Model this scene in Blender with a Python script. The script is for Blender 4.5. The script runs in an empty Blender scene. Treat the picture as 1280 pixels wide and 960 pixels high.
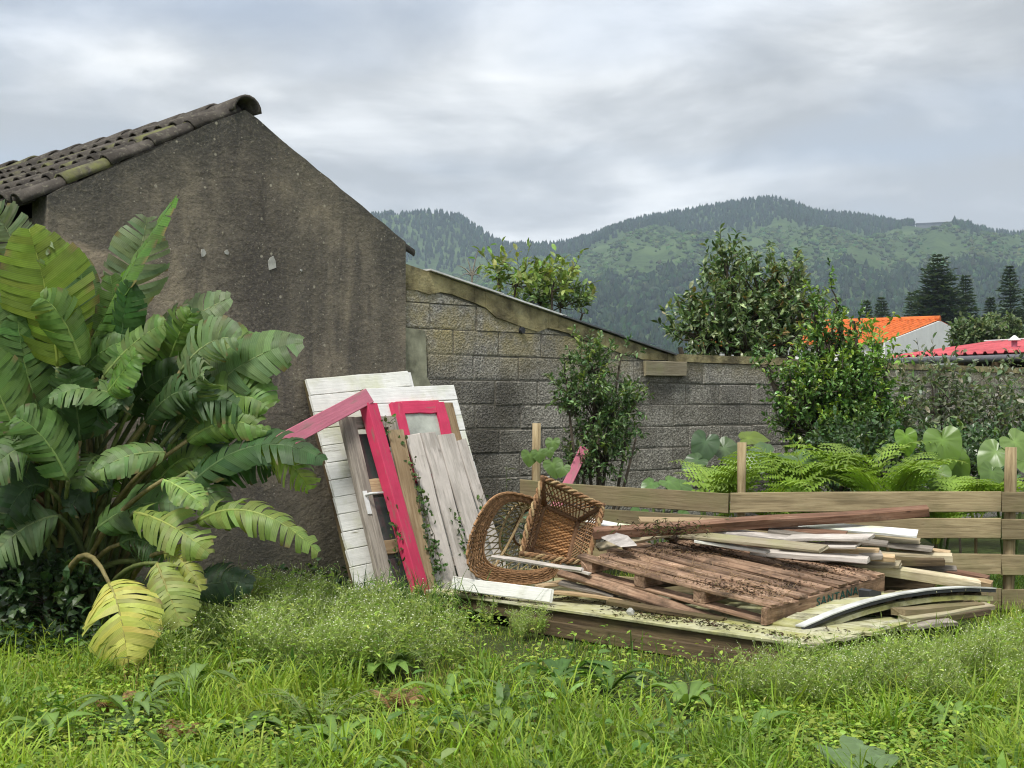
import bpy, math, random
import numpy as np
from mathutils import Vector, Matrix

random.seed(7)
rng = np.random.default_rng(7)
S = bpy.context.scene
COL = S.collection

# ---------------------------------------------------------------- camera
EYE = 1.4
F = 1776.0            # focal length in pixels of the 1280 px wide photograph
HZ = 506.0            # row of the horizon
cam_d = bpy.data.cameras.new('camera')
cam_d.sensor_width = 36.0
cam_d.lens = 36.0 * F / 1280.0
cam_d.shift_y = (HZ - 480.0) / 1280.0
cam_d.clip_start = 0.05
cam_d.clip_end = 12000.0
cam = bpy.data.objects.new('camera', cam_d)
cam.location = (0, 0, EYE)
cam.rotation_euler = (math.radians(90), 0, 0)
COL.objects.link(cam)
S.camera = cam

# ---------------------------------------------------------------- sky and sun (overcast)
SUN_EL, SUN_AZ = math.radians(58), math.radians(205)   # azimuth measured from +Y, clockwise
W = bpy.data.worlds.new('World')
S.world = W
W.use_nodes = True


def node(nt, typ, ins=None, **props):
    n = nt.nodes.new(typ)
    for k, v in props.items():
        setattr(n, k, v)
    for k, v in (ins or {}).items():
        s = n.inputs[k]
        if isinstance(v, bpy.types.NodeSocket):
            nt.links.new(v, s)
        else:
            s.default_value = v
    return n


def c4(c):
    return (c[0], c[1], c[2], 1.0)


def ramp(nt, fac, stops, interp='LINEAR'):
    n = nt.nodes.new('ShaderNodeValToRGB')
    r = n.color_ramp
    r.interpolation = interp
    while len(r.elements) < len(stops):
        r.elements.new(0.5)
    for e, (p, c) in zip(r.elements, stops):
        e.position = p
        e.color = c4(c) if hasattr(c, '__len__') else (c, c, c, 1)
    nt.links.new(fac, n.inputs[0])
    return n.outputs[0]


def mixc(nt, fac, a, b, mode='MIX'):
    n = nt.nodes.new('ShaderNodeMix')
    n.data_type = 'RGBA'
    n.blend_type = mode
    n.clamp_result = False
    for i, v in ((0, fac), (6, a), (7, b)):
        if isinstance(v, bpy.types.NodeSocket):
            nt.links.new(v, n.inputs[i])
        elif i == 0:
            n.inputs[0].default_value = v
        else:
            n.inputs[i].default_value = c4(v)
    return n.outputs[2]


def math_(nt, op, a, b=0.0, c=0.0, clamp=False):
    n = nt.nodes.new('ShaderNodeMath')
    n.operation = op
    n.use_clamp = clamp
    for i, v in enumerate((a, b, c)):
        if isinstance(v, bpy.types.NodeSocket):
            nt.links.new(v, n.inputs[i])
        else:
            n.inputs[i].default_value = v
    return n.outputs[0]


def vmath(nt, op, a, b):
    n = nt.nodes.new('ShaderNodeVectorMath')
    n.operation = op
    for i, v in enumerate((a, b)):
        if isinstance(v, bpy.types.NodeSocket):
            nt.links.new(v, n.inputs[i])
        else:
            n.inputs[i].default_value = v
    return n.outputs[0]


def noise(nt, vec, scale, detail=4.0, rough=0.55, dist=0.0):
    return node(nt, 'ShaderNodeTexNoise', {'Vector': vec, 'Scale': scale, 'Detail': detail, 'Roughness': rough, 'Distortion': dist}).outputs[0]


nt = W.node_tree
nt.nodes.clear()
sky = node(nt, 'ShaderNodeTexSky', sky_type='NISHITA', sun_disc=False, sun_elevation=SUN_EL, sun_rotation=SUN_AZ, air_density=1.0, dust_density=2.0, ozone_density=1.0)
tc = node(nt, 'ShaderNodeTexCoord').outputs['Generated']
sep = node(nt, 'ShaderNodeSeparateXYZ', {0: tc})
zc = math_(nt, 'MAXIMUM', sep.outputs[2], 0.0)
den = math_(nt, 'ADD', zc, 0.16)
pln = node(nt, 'ShaderNodeCombineXYZ', {0: math_(nt, 'DIVIDE', sep.outputs[0], den), 1: math_(nt, 'DIVIDE', sep.outputs[1], den), 2: 0.0}).outputs[0]
big = noise(nt, vmath(nt, 'ADD', pln, (3.3, 0.45, 1.2)), 0.62, 5.0, 0.52, 0.5)
fine = noise(nt, vmath(nt, 'ADD', pln, (7.1, 2.0, 4.0)), 2.3, 8.0, 0.58, 0.35)
dens = math_(nt, 'ADD', math_(nt, 'MULTIPLY', big, 0.64), math_(nt, 'MULTIPLY', fine, 0.36))
cloud = ramp(nt, dens, [(0.42, (2.32, 2.40, 2.46)), (0.475, (3.05, 3.13, 3.18)), (0.53, (4.3, 4.37, 4.38)), (0.59, (5.4, 5.42, 5.34))])
thin = ramp(nt, noise(nt, vmath(nt, 'ADD', pln, (1.0, 5.5, 8.0)), 0.8, 3.0, 0.5, 0.3), [(0.40, 0.72), (0.56, 1.0)])
skyc = mixc(nt, 1.0, sky.outputs[0], (0.8, 0.84, 0.92), 'MULTIPLY')
colr = mixc(nt, thin, skyc, cloud)
bg = node(nt, 'ShaderNodeBackground', {'Color': colr, 'Strength': 0.08})
wo = node(nt, 'ShaderNodeOutputWorld', {'Surface': bg.outputs[0]})

sd = bpy.data.lights.new('sun', 'SUN')
sd.energy = 1.5
sd.angle = math.radians(14)
sd.color = (1.0, 0.965, 0.91)
sun = bpy.data.objects.new('sun', sd)
sun.rotation_euler = (math.pi / 2 - SUN_EL, 0, -SUN_AZ + math.pi)
sun.location = (0, 0, 30)
COL.objects.link(sun)

S.view_settings.view_transform = 'Standard'
S.view_settings.look = 'None'
S.view_settings.gamma = 1.0
S.view_settings.use_curve_mapping = False
S.view_settings.exposure = 1.52
cy = S.cycles
cy.use_denoising = True
cy.denoising_prefilter = 'ACCURATE'
cy.pixel_filter_type = 'BLACKMAN_HARRIS'
cy.filter_width = 1.15
cy.max_bounces = 6
cy.diffuse_bounces = 3
cy.glossy_bounces = 2
cy.transmission_bounces = 4
cy.transparent_max_bounces = 6
cy.volume_bounces = 1
cy.caustics_reflective = False
cy.caustics_refractive = False

# ---------------------------------------------------------------- helpers
U = np.array((0.714, 0.700, 0.0)); U /= np.linalg.norm(U)      # along the old wall, to the right
NW = np.array((U[1], -U[0], 0.0))                              # out of the wall, towards the garden
HL = np.array((-2.913, 8.92, 0.0))                             # left corner of the gable
ZUP = np.array((0, 0, 1.0))


def ray(px, py):
    return np.array(((px - 640.0) / F, 1.0, (HZ - py) / F))


def at(px, py, Y):
    return np.array((0, 0, EYE)) + ray(px, py) * Y


def gz(px, py, h=0.0):
    d = ray(px, py)
    return np.array((0, 0, EYE)) + d * ((h - EYE) / d[2])


def onplane(px, py, p0, n):
    d = ray(px, py)
    o = np.array((0, 0, EYE))
    return o + d * (np.dot(np.asarray(p0) - o, n) / np.dot(d, n))


def nrm(v):
    v = np.asarray(v, float)
    return v / (np.linalg.norm(v, axis=-1, keepdims=True) + 1e-12)


def lerp(a, b, t):
    return np.asarray(a, float) * (1 - t) + np.asarray(b, float) * t


def bez(a, c, b, n):
    t = np.linspace(0, 1, n)[:, None]
    return (1 - t) ** 2 * a + 2 * t * (1 - t) * c + t * t * b


class MB:
    """collects triangles and quads and links them as one mesh object"""
    def __init__(self):
        self.v, self.t, self.q, self.c, self.n = [], [], [], [], 0

    def add(self, V, T=None, Q=None, tint=(1, 1, 1)):
        V = np.asarray(V, float).reshape(-1, 3)
        self.v.append(V)
        c = np.asarray(tint, float)
        c = np.broadcast_to(c, (len(V), c.shape[-1]))
        if c.shape[1] == 3:
            c = np.concatenate([c, np.ones((len(V), 1))], 1)
        self.c.append(c)
        if T is not None and len(T):
            self.t.append(np.asarray(T, int).reshape(-1, 3) + self.n)
        if Q is not None and len(Q):
            self.q.append(np.asarray(Q, int).reshape(-1, 4) + self.n)
        self.n += len(V)
        return self

    def tube(self, pts, r, sides=5, tint=(1, 1, 1), closed=False, cap=True):
        P = np.asarray(pts, float)
        n = len(P)
        r = np.broadcast_to(np.asarray(r, float), (n,))
        if closed:
            tg = np.roll(P, -1, 0) - np.roll(P, 1, 0)
        else:
            tg = np.gradient(P, axis=0)
        tg = nrm(tg)
        ref = np.where(np.abs(tg[:, 2:3]) > 0.9, np.array([[1.0, 0, 0]]), np.array([[0, 0, 1.0]]))
        a = nrm(np.cross(tg, ref))
        b = np.cross(tg, a)
        an = np.arange(sides) * 2 * math.pi / sides
        V = P[:, None, :] + (a[:, None, :] * np.cos(an)[None, :, None] + b[:, None, :] * np.sin(an)[None, :, None]) * r[:, None, None]
        V = V.reshape(-1, 3)
        i = np.arange(n if closed else n - 1)[:, None]
        j = np.arange(sides)[None, :]
        i2, j2 = (i + 1) % n, (j + 1) % sides
        Q = np.stack(np.broadcast_arrays(i * sides + j, i * sides + j2, i2 * sides + j2, i2 * sides + j), -1).reshape(-1, 4)
        T = []
        if cap and not closed:
            for k in range(1, sides - 1):
                T.append((0, k + 1, k))
                o = (n - 1) * sides
                T.append((o, o + k, o + k + 1))
        return self.add(V, T, Q, tint)

    def box(self, lo, hi, tint=(1, 1, 1)):
        x0, y0, z0 = lo
        x1, y1, z1 = hi
        V = [(x0, y0, z0), (x1, y0, z0), (x1, y1, z0), (x0, y1, z0), (x0, y0, z1), (x1, y0, z1), (x1, y1, z1), (x0, y1, z1)]
        return self.add(V, None, BOXQ, tint)

    def prism(self, poly, d, tint=(1, 1, 1)):
        """polygon (3D points, in order) pushed along vector d"""
        P = np.asarray(poly, float)
        n = len(P)
        V = np.concatenate([P, P + np.asarray(d)])
        Q = [(i, (i + 1) % n, n + (i + 1) % n, n + i) for i in range(n)]
        T = []
        for k in range(1, n - 1):
            T += [(0, k + 1, k), (n, n + k, n + k + 1)]
        return self.add(V, T, Q, tint)

    def mesh(self, name):
        V = np.concatenate(self.v)
        me = bpy.data.meshes.new(name)
        me.vertices.add(len(V))
        me.vertices.foreach_set('co', V.astype(np.float32).ravel())
        T = np.concatenate(self.t) if self.t else np.zeros((0, 3), int)
        Q = np.concatenate(self.q) if self.q else np.zeros((0, 4), int)
        me.loops.add(T.size + Q.size)
        me.loops.foreach_set('vertex_index', np.concatenate([T.ravel(), Q.ravel()]).astype(np.int32))
        me.polygons.add(len(T) + len(Q))
        st = np.concatenate([np.arange(len(T)) * 3, T.size + np.arange(len(Q)) * 4]).astype(np.int32)
        me.polygons.foreach_set('loop_start', st)
        me.update(calc_edges=True)
        me.validate()
        me.polygons.foreach_set('use_smooth', [False] * len(me.polygons))
        ca = me.color_attributes.new('tint', 'FLOAT_COLOR', 'POINT')
        C = np.concatenate(self.c)
        ca.data.foreach_set('color', C.astype(np.float32).ravel())
        return me

    def build(self, name, mat, parent=None, smooth=False, M=None):
        return link(name, self.mesh(name), mat, parent, smooth, M)


BOXQ = [(0, 3, 2, 1), (4, 5, 6, 7), (0, 1, 5, 4), (1, 2, 6, 5), (2, 3, 7, 6), (3, 0, 4, 7)]


def link(name, me, mat, parent=None, smooth=False, M=None):
    """M is the world matrix; parents are never rotated empties unless they carry _M"""
    if mat is not None and not me.materials:
        me.materials.append(mat)
    if smooth:
        me.polygons.foreach_set('use_smooth', [True] * len(me.polygons))
    o = bpy.data.objects.new(name, me)
    COL.objects.link(o)
    M = M if M is not None else Matrix.Identity(4)
    WM[o.name] = M
    if parent is not None:
        o.parent = parent
        o.matrix_local = WM[parent.name].inverted() @ M
    else:
        o.matrix_local = M
    return o


WM = {}


def tag(o, label, cat=None, group=None, kind=None):
    o['label'] = label
    if cat:
        o['category'] = cat
    if group:
        o['group'] = group
    if kind:
        o['kind'] = kind
    return o


def thing(name, label, cat, loc=(0, 0, 0), group=None):
    o = bpy.data.objects.new(name, None)
    o.empty_display_size = 0.1
    COL.objects.link(o)
    M = Matrix.Translation(Vector([float(x) for x in loc]))
    o.matrix_local = M
    WM[o.name] = M
    return tag(o, label, cat, group)


def frame(p, x, z):
    """world matrix at p with local x along x and local z near z"""
    x = nrm(x)
    z = np.asarray(z, float)
    z = nrm(z - x * np.dot(z, x))
    y = np.cross(z, x)
    return Matrix(((x[0], y[0], z[0], p[0]), (x[1], y[1], z[1], p[1]), (x[2], y[2], z[2], p[2]), (0, 0, 0, 1)))


PL_CACHE = {}


def plank_mesh(L, w, t, jit=0.003, var=0, bend=0.0, nseg=4):
    """a sawn board: local x the length, y the width, z the thickness; slightly uneven, chamfered"""
    key = (round(L, 2), round(w, 3), round(t, 3), var, bend)
    if key in PL_CACHE:
        return PL_CACHE[key]
    r = np.random.default_rng(abs(hash(key)) % 99991)
    ch = min(0.004, t * 0.2, w * 0.2)
    prof = np.array([(-w / 2 + ch, -t / 2), (w / 2 - ch, -t / 2), (w / 2, -t / 2 + ch), (w / 2, t / 2 - ch), (w / 2 - ch, t / 2), (-w / 2 + ch, t / 2), (-w / 2, t / 2 - ch), (-w / 2, -t / 2 + ch)])
    V, Q, T = [], [], []
    for i in range(nseg + 1):
        x = -L / 2 + L * i / nseg
        oy, oz = r.normal(0, jit, 2)
        oz += bend * (1 - (2 * i / nseg - 1) ** 2)
        for k, (a, b) in enumerate(prof):
            xe = x + (r.normal(0, jit * 1.2) if i in (0, nseg) else 0)
            V.append((xe, a + oy + r.normal(0, jit * .4), b + oz * .6 + r.normal(0, jit * .25)))
    for i in range(nseg):
        for k in range(8):
            Q.append((i * 8 + k, (i + 1) * 8 + k, (i + 1) * 8 + (k + 1) % 8, i * 8 + (k + 1) % 8))
    o = nseg * 8
    for k in range(1, 7):
        T += [(0, k, k + 1), (o, o + k + 1, o + k)]
    PL_CACHE[key] = MB().add(V, T, Q).mesh('plank')
    return PL_CACHE[key]


def plank(name, a, b, w, t, up, mat, parent=None, jit=0.003, bend=0.0):
    a, b = np.asarray(a, float), np.asarray(b, float)
    L = np.linalg.norm(b - a)
    me = plank_mesh(L, w, t, jit, random.randrange(3) if parent is not None else random.randrange(99999), bend)
    if me.materials and me.materials[0] != mat:
        me = me.copy()
        me.materials.clear()
    return link(name, me, mat, parent, False, frame((a + b) / 2, b - a, up))


# leaves in bulk -----------------------------------------------------------
def leaves(mb, P, D, Nn, L, Wd, tint, fold=0.25, curl=0.2, six=False):
    P = np.asarray(P, float)
    n = len(P)
    D = nrm(D)
    Sd = nrm(np.cross(D, Nn))
    Nn = np.cross(Sd, D)
    L = np.broadcast_to(np.asarray(L, float), (n,))[:, None]
    Wd = np.broadcast_to(np.asarray(Wd, float), (n,))[:, None]
    tint = np.broadcast_to(np.asarray(tint, float), (n, 3))
    if not six:
        V = np.stack([P, P + D * L * .45 + Sd * Wd * .5 + Nn * Wd * fold, P + D * L - Nn * L * curl, P + D * L * .45 - Sd * Wd * .5 + Nn * Wd * fold], 1)
        T = np.array([(0, 1, 2), (0, 2, 3)])
    else:
        up = Nn * Wd * fold
        V = np.stack([P, P + D * L * .3 - Sd * Wd * .42 + up, P + D * L * .38, P + D * L * .3 + Sd * Wd * .42 + up, P + D * L * .68 - Sd * Wd * .4 + up - Nn * L * curl * .4, P + D * L * .68 + Sd * Wd * .4 + up - Nn * L * curl * .4, P + D * L - Nn * L * curl], 1)
        T = np.array([(0, 2, 1), (0, 3, 2), (1, 2, 4), (2, 3, 5), (2, 5, 4), (4, 5, 6)])
    k = V.shape[1]
    TT = (T[None] + (np.arange(n) * k)[:, None, None]).reshape(-1, 3)
    mb.add(V.reshape(-1, 3), TT, None, np.repeat(tint, k, 0))


def rdir(n, r=rng):
    return nrm(r.normal(size=(n, 3)))


def tints(n, base, spread=0.25, hue=0.12, r=rng):
    base = np.asarray(base, float)
    if base.ndim == 2:
        base = base[r.integers(0, len(base), n)]
    k = np.clip(r.normal(1, spread, (n, 1)), .45, 1.8)
    return np.clip(base * k * np.clip(r.normal(1, hue, (n, 3)), .6, 1.5), 0, 1)


# ---------------------------------------------------------------- materials
MATS = {}


def mat(name):
    m = bpy.data.materials.new(name)
    m.use_nodes = True
    nt = m.node_tree
    nt.nodes.clear()
    out = nt.nodes.new('ShaderNodeOutputMaterial')
    b = nt.nodes.new('ShaderNodeBsdfPrincipled')
    nt.links.new(b.outputs[0], out.inputs[0])
    MATS[name] = m
    return m, nt, b, out


def put(nt, b, color=None, rough=None, bump=None, bstr=0.3, bdist=0.01, spec=None, metal=None):
    for k, v in (('Base Color', color), ('Roughness', rough), ('Specular IOR Level', spec), ('Metallic', metal)):
        if v is None:
            continue
        if isinstance(v, bpy.types.NodeSocket):
            nt.links.new(v, b.inputs[k])
        else:
            b.inputs[k].default_value = c4(v) if k == 'Base Color' else v
    if bump is not None:
        n = node(nt, 'ShaderNodeBump', {'Height': bump, 'Strength': bstr, 'Distance': bdist})
        nt.links.new(n.outputs[0], b.inputs['Normal'])


def ocoord(nt, rand=True):
    v = node(nt, 'ShaderNodeTexCoord').outputs['Object']
    if rand:
        oi = node(nt, 'ShaderNodeObjectInfo').outputs['Random']
        v = vmath(nt, 'ADD', v, node(nt, 'ShaderNodeCombineXYZ', {0: math_(nt, 'MULTIPLY', oi, 37.0), 1: math_(nt, 'MULTIPLY', oi, 91.0), 2: math_(nt, 'MULTIPLY', oi, 53.0)}).outputs[0])
    return v


def orand(nt):
    return node(nt, 'ShaderNodeObjectInfo').outputs['Random']


def gcoord(nt):
    return node(nt, 'ShaderNodeNewGeometry').outputs['Position']


def wood(name, cols, paint=None, wear=0.5, moss=None, mossamt=0.5, rough=0.85, dirt=0.0):
    m, nt, b, out = mat(name)
    v = ocoord(nt)
    st = vmath(nt, 'MULTIPLY', v, (1.6, 26.0, 26.0))
    g = noise(nt, st, 2.2, 6.0, 0.65, 0.6)
    blo = noise(nt, vmath(nt, 'MULTIPLY', v, (1.0, 2.5, 2.5)), 3.0, 4.0)
    c = ramp(nt, g, [(0.25, cols[0]), (0.5, cols[1]), (0.78, cols[2])])
    rv = ramp(nt, orand(nt), [(0.0, 0.62), (1.0, 1.28)])
    c = mixc(nt, 1.0, c, rv, 'MULTIPLY')
    c = mixc(nt, ramp(nt, blo, [(0.42, 0.0), (0.68, 0.55)]), c, cols[0])
    # knots
    vo = node(nt, 'ShaderNodeTexVoronoi', {'Vector': vmath(nt, 'MULTIPLY', v, (1.0, 3.0, 3.0)), 'Scale': 3.5}).outputs['Distance']
    c = mixc(nt, ramp(nt, vo, [(0.03, 0.75), (0.09, 0.0)]), c, [x * .35 for x in cols[0]])
    h = g
    if paint is not None:
        wn = math_(nt, 'ADD', math_(nt, 'MULTIPLY', noise(nt, vmath(nt, 'MULTIPLY', v, (1.0, 7.0, 7.0)), 5.0, 6.0, 0.65), 0.6), math_(nt, 'MULTIPLY', blo, 0.4))
        pm = ramp(nt, wn, [(wear - 0.04, 1.0), (wear + 0.04, 0.0)])
        pc = mixc(nt, ramp(nt, noise(nt, v, 9.0, 5.0, 0.6), [(0.35, 0.0), (0.75, 0.6)]), paint, [x * .72 for x in paint])
        pc = mixc(nt, ramp(nt, g, [(0.3, 0.25), (0.5, 0.0)]), pc, [x * .6 for x in paint])
        c = mixc(nt, pm, c, pc)
    if moss is not None:
        mm = ramp(nt, noise(nt, v, 2.6, 6.0, 0.6), [(mossamt - .12, 0.0), (mossamt + .16, 0.85)])
        c = mixc(nt, mm, c, moss)
    if dirt > 0:
        dm = ramp(nt, noise(nt, vmath(nt, 'ADD', v, (4, 4, 4)), 6.0, 7.0, 0.7), [(1 - dirt - .1, 0.0), (1 - dirt + .12, 0.9)])
        c = mixc(nt, dm, c, (0.035, 0.026, 0.018))
    put(nt, b, c, rough, h, 0.55, 0.006, 0.25)
    return m


def plain(name, col, rough=0.6, spec=0.4, var=0.15, scale=8.0, metal=0.0, bstr=0.15):
    m, nt, b, out = mat(name)
    v = ocoord(nt)
    n1 = noise(nt, v, scale, 6.0, 0.6)
    c = mixc(nt, ramp(nt, n1, [(0.3, 0.0), (0.75, 1.0)]), [x * (1 + var) for x in col], [x * (1 - 2 * var) for x in col])
    put(nt, b, c, rough, n1, bstr, 0.005, spec, metal)
    return m


def leafmat(name, rough=0.5, trans=0.3, spec=0.35, vein=0.0, patch=0.0):
    m, nt, b, out = mat(name)
    at_ = node(nt, 'ShaderNodeAttribute', attribute_name='tint')
    a = at_.outputs['Color']
    if vein > 0:      # fine parallel veins, counted along the midrib in the alpha channel
        sn = math_(nt, 'SINE', math_(nt, 'MULTIPLY', at_.outputs['Alpha'], 26.0))
        a = mixc(nt, ramp(nt, sn, [(0.0, vein), (0.9, 0.0)]), a, mixc(nt, 1.0, a, (0.55, 0.6, 0.55), 'MULTIPLY'))
    if patch > 0:
        pn = noise(nt, ocoord(nt, False), 9.0, 5.0, 0.6)
        a = mixc(nt, ramp(nt, pn, [(0.45, 0.0), (0.75, patch)]), a, mixc(nt, 1.0, a, (0.6, 0.62, 0.6), 'MULTIPLY'))
    put(nt, b, a, rough, None, spec=spec)
    tr = node(nt, 'ShaderNodeBsdfTranslucent', {'Color': mixc(nt, 1.0, a, (1.5, 1.55, 0.75), 'MULTIPLY')})
    mx = node(nt, 'ShaderNodeMixShader', {0: trans, 1: b.outputs[0], 2: tr.outputs[0]})
    nt.links.new(mx.outputs[0], out.inputs[0])
    return m


LEAF = leafmat('leaf', 0.5, 0.28)
LEAFG = leafmat('glossy_leaf', 0.36, 0.22, 0.5)
GRASSM = leafmat('grass_blade', 0.55, 0.35, 0.3)
PADDLE = leafmat('paddle_leaf', 0.5, 0.34, 0.35, vein=0.5, patch=0.8)
FOREST = leafmat('forest_crown', 0.9, 0.0, 0.05)
FLOWER = leafmat('flower', 0.8, 0.2, 0.1)


def tintmat(name, rough=0.85, scale=30.0):
    m, nt, b, out = mat(name)
    a = node(nt, 'ShaderNodeAttribute', attribute_name='tint').outputs['Color']
    n1 = noise(nt, ocoord(nt, False), scale, 5.0, 0.6)
    c = mixc(nt, 1.0, a, ramp(nt, n1, [(0.3, 0.6), (0.75, 1.25)]), 'MULTIPLY')
    put(nt, b, c, rough, n1, 0.4, 0.01, 0.2)
    return m


BARK = tintmat('bark', 0.9, 40.0)
STEMM = tintmat('stem', 0.6, 25.0)
WICKM = tintmat('wicker', 0.75, 60.0)
DEBRIS = tintmat('debris', 0.95, 50.0)

GREYW = wood('grey_weathered_wood', [(0.10, 0.085, 0.07), (0.27, 0.24, 0.20), (0.42, 0.38, 0.33)])
TANW = wood('tan_wood', [(0.20, 0.13, 0.07), (0.42, 0.31, 0.18), (0.55, 0.44, 0.28)])
FENCEW = wood('fence_wood', [(0.13, 0.10, 0.055), (0.27, 0.215, 0.12), (0.36, 0.30, 0.18)], moss=(0.16, 0.16, 0.07), mossamt=0.6)
PALW = wood('pallet_wood', [(0.07, 0.042, 0.028), (0.31, 0.195, 0.125), (0.58, 0.42, 0.29)], dirt=0.42)
RUSTW = wood('red_brown_wood', [(0.08, 0.04, 0.025), (0.24, 0.13, 0.08), (0.40, 0.27, 0.19)], dirt=0.36)
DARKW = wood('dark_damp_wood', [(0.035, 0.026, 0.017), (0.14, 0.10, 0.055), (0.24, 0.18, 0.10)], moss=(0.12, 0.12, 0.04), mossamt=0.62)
WHITEP = wood('white_painted_wood', [(0.22, 0.20, 0.16), (0.40, 0.37, 0.31), (0.52, 0.49, 0.42)], paint=(0.80, 0.80, 0.77), wear=0.66, moss=(0.42, 0.47, 0.20), mossamt=0.64, dirt=0.22)
WHITEM = wood('mossy_white_wood', [(0.22, 0.20, 0.14), (0.42, 0.40, 0.28), (0.52, 0.50, 0.36)], paint=(0.78, 0.78, 0.73), wear=0.62, moss=(0.45, 0.48, 0.22), mossamt=0.62)
CREAMM = wood('mossy_cream_wood', [(0.18, 0.17, 0.10), (0.40, 0.38, 0.23), (0.52, 0.50, 0.33)], paint=(0.52, 0.51, 0.36), wear=0.55, moss=(0.28, 0.28, 0.07), mossamt=0.48, dirt=0.40)
PALEW = wood('bleached_wood', [(0.27, 0.24, 0.21), (0.50, 0.46, 0.41), (0.62, 0.58, 0.53)], paint=(0.58, 0.53, 0.48), wear=0.50, dirt=0.30)
PALEB = wood('bleached_yellow_wood', [(0.22, 0.18, 0.11), (0.46, 0.40, 0.27), (0.60, 0.55, 0.42)], moss=(0.30, 0.31, 0.14), mossamt=0.62, dirt=0.28)
PINK = wood('pink_painted_wood', [(0.25, 0.10, 0.09), (0.40, 0.16, 0.15), (0.5, 0.25, 0.22)], paint=(0.60, 0.05, 0.12), wear=0.585, rough=0.6, dirt=0.2)
PINKF = wood('faded_pink_wood', [(0.25, 0.12, 0.12), (0.45, 0.22, 0.24), (0.5, 0.3, 0.3)], paint=(0.50, 0.16, 0.22), wear=0.57, rough=0.65, dirt=0.2)
EDGEW = plain('dirty_edging', (0.50, 0.51, 0.48), 0.55, 0.4, 0.25, 6.0)
METALW = plain('white_metal', (0.70, 0.70, 0.68), 0.4, 0.5)
DARKPL = plain('dark_plastic', (0.03, 0.032, 0.036), 0.5, 0.4)
GREYPL = plain('grey_plastic', (0.10, 0.105, 0.115), 0.45, 0.4)
GLASS = plain('dirty_glass', (0.055, 0.065, 0.06), 0.12, 0.6, 0.3, 3.0, bstr=0.02)
GLASSL = plain('milky_glass', (0.42, 0.44, 0.38), 0.25, 0.5, 0.35, 4.0, bstr=0.02)
WHITEW = plain('white_render', (0.82, 0.82, 0.80), 0.9, 0.2, 0.05, 2.0)
ORANGE = plain('orange_tile', (0.60, 0.16, 0.045), 0.85, 0.15, 0.22, 2.5)
REDM = plain('red_metal', (0.52, 0.10, 0.115), 0.6, 0.3, 0.25, 1.8)
GREENPR = plain('green_print', (0.03, 0.10, 0.085), 0.9, 0.1, 0.3, 60.0)
DARKROOM = plain('dark_board', (0.035, 0.03, 0.026), 0.9, 0.2)

# ================================================================= THE SETTING
def setting(o, label=None):
    o['kind'] = 'structure'
    if label:
        o['label'] = label
    return o


# ---- ground: one sheet to the horizon
m, nt, b, out = mat('soil_and_turf')
P_ = gcoord(nt)
n1 = noise(nt, P_, 1.3, 6.0, 0.6)
n2 = noise(nt, P_, 14.0, 5.0, 0.6)
c = ramp(nt, n2, [(0.3, (0.022, 0.028, 0.010)), (0.55, (0.05, 0.075, 0.018)), (0.8, (0.09, 0.10, 0.035))])
c = mixc(nt, ramp(nt, n1, [(0.4, 0.0), (0.7, 0.6)]), c, (0.045, 0.036, 0.022))
put(nt, b, c, 0.95, n2, 0.6, 0.03, 0.1)
GROUND = m
s_ = np.linspace(-1, 1, 121)
gx = np.sign(s_) * (np.abs(s_) * 12 + np.abs(s_) ** 7 * 2900)
XX, YY = np.meshgrid(gx, gx + 8.0, indexing='ij')
ZZ = 0.012 * np.sin(XX * 2.3) * np.cos(YY * 1.9) + 0.01 * np.sin(XX * 5.1 + YY * 3.3)
ZZ *= np.exp(-np.hypot(XX, YY - 8) / 40)
ng = len(gx)
ii, jj = np.meshgrid(np.arange(ng - 1), np.arange(ng - 1), indexing='ij')
GQ = np.stack([ii * ng + jj, (ii + 1) * ng + jj, (ii + 1) * ng + jj + 1, ii * ng + jj + 1], -1).reshape(-1, 4)
setting(MB().add(np.stack([XX, YY, ZZ], -1).reshape(-1, 3), None, GQ).build('ground', GROUND, smooth=True), 'rough grassy garden ground')

# ---- hills: a terrain whose crest follows the caldera rim
XS = [-900, -200, 200, 420, 478, 505, 540, 575, 600, 622, 645, 690, 715, 750, 800, 850, 900, 940, 965, 990, 1020, 1060, 1100, 1140, 1155, 1190, 1215, 1250, 1290, 1400, 1700, 2300]
YS = [330, 300, 285, 275, 268, 267, 265, 271, 287, 303, 307, 306, 302, 291, 275, 265, 257, 251, 249, 255, 265, 269, 274, 284, 290, 289, 287, 292, 296, 290, 300, 330]
BX = [-900, 300, 480, 560, 640, 700, 780, 900, 1020, 1150, 1280, 1500, 2300]
BY = [380, 350, 345, 345, 342, 325, 298, 296, 294, 293, 296, 305, 360]
wv = np.sin


def hill_h(px, r):
    sil = np.interp(px, XS, YS)
    ben = np.interp(px, BX, BY)
    low = np.interp(px, [0, 500, 900, 1300], [395, 392, 380, 372])
    rn = [650, 800, 1250, 1700, 1880, 2250, 2600, 3000]
    yn = [np.full_like(sil, 506.), np.full_like(sil, 470.), low, ben, ben - 4, sil, sil + 30, sil + 120]
    y = np.zeros_like(r)
    for k in range(len(rn) - 1):
        t = np.clip((r - rn[k]) / (rn[k + 1] - rn[k]), 0, 1)
        mk = (r >= rn[k]) & (r <= rn[k + 1])
        y = np.where(mk, yn[k] * (1 - t) + yn[k + 1] * t, y)
    w = np.clip((r - 800) / 500, 0, 1)
    y = y + w * np.clip((2250 - r) / 300, 0, 1) * (6 * wv(px * .035 + r * .004) + 4 * wv(px * .083 - r * .011 + 1.7) + 2.2 * wv(px * .19 + r * .02))
    return EYE + (506 - y) / F * r - 1.5


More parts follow.
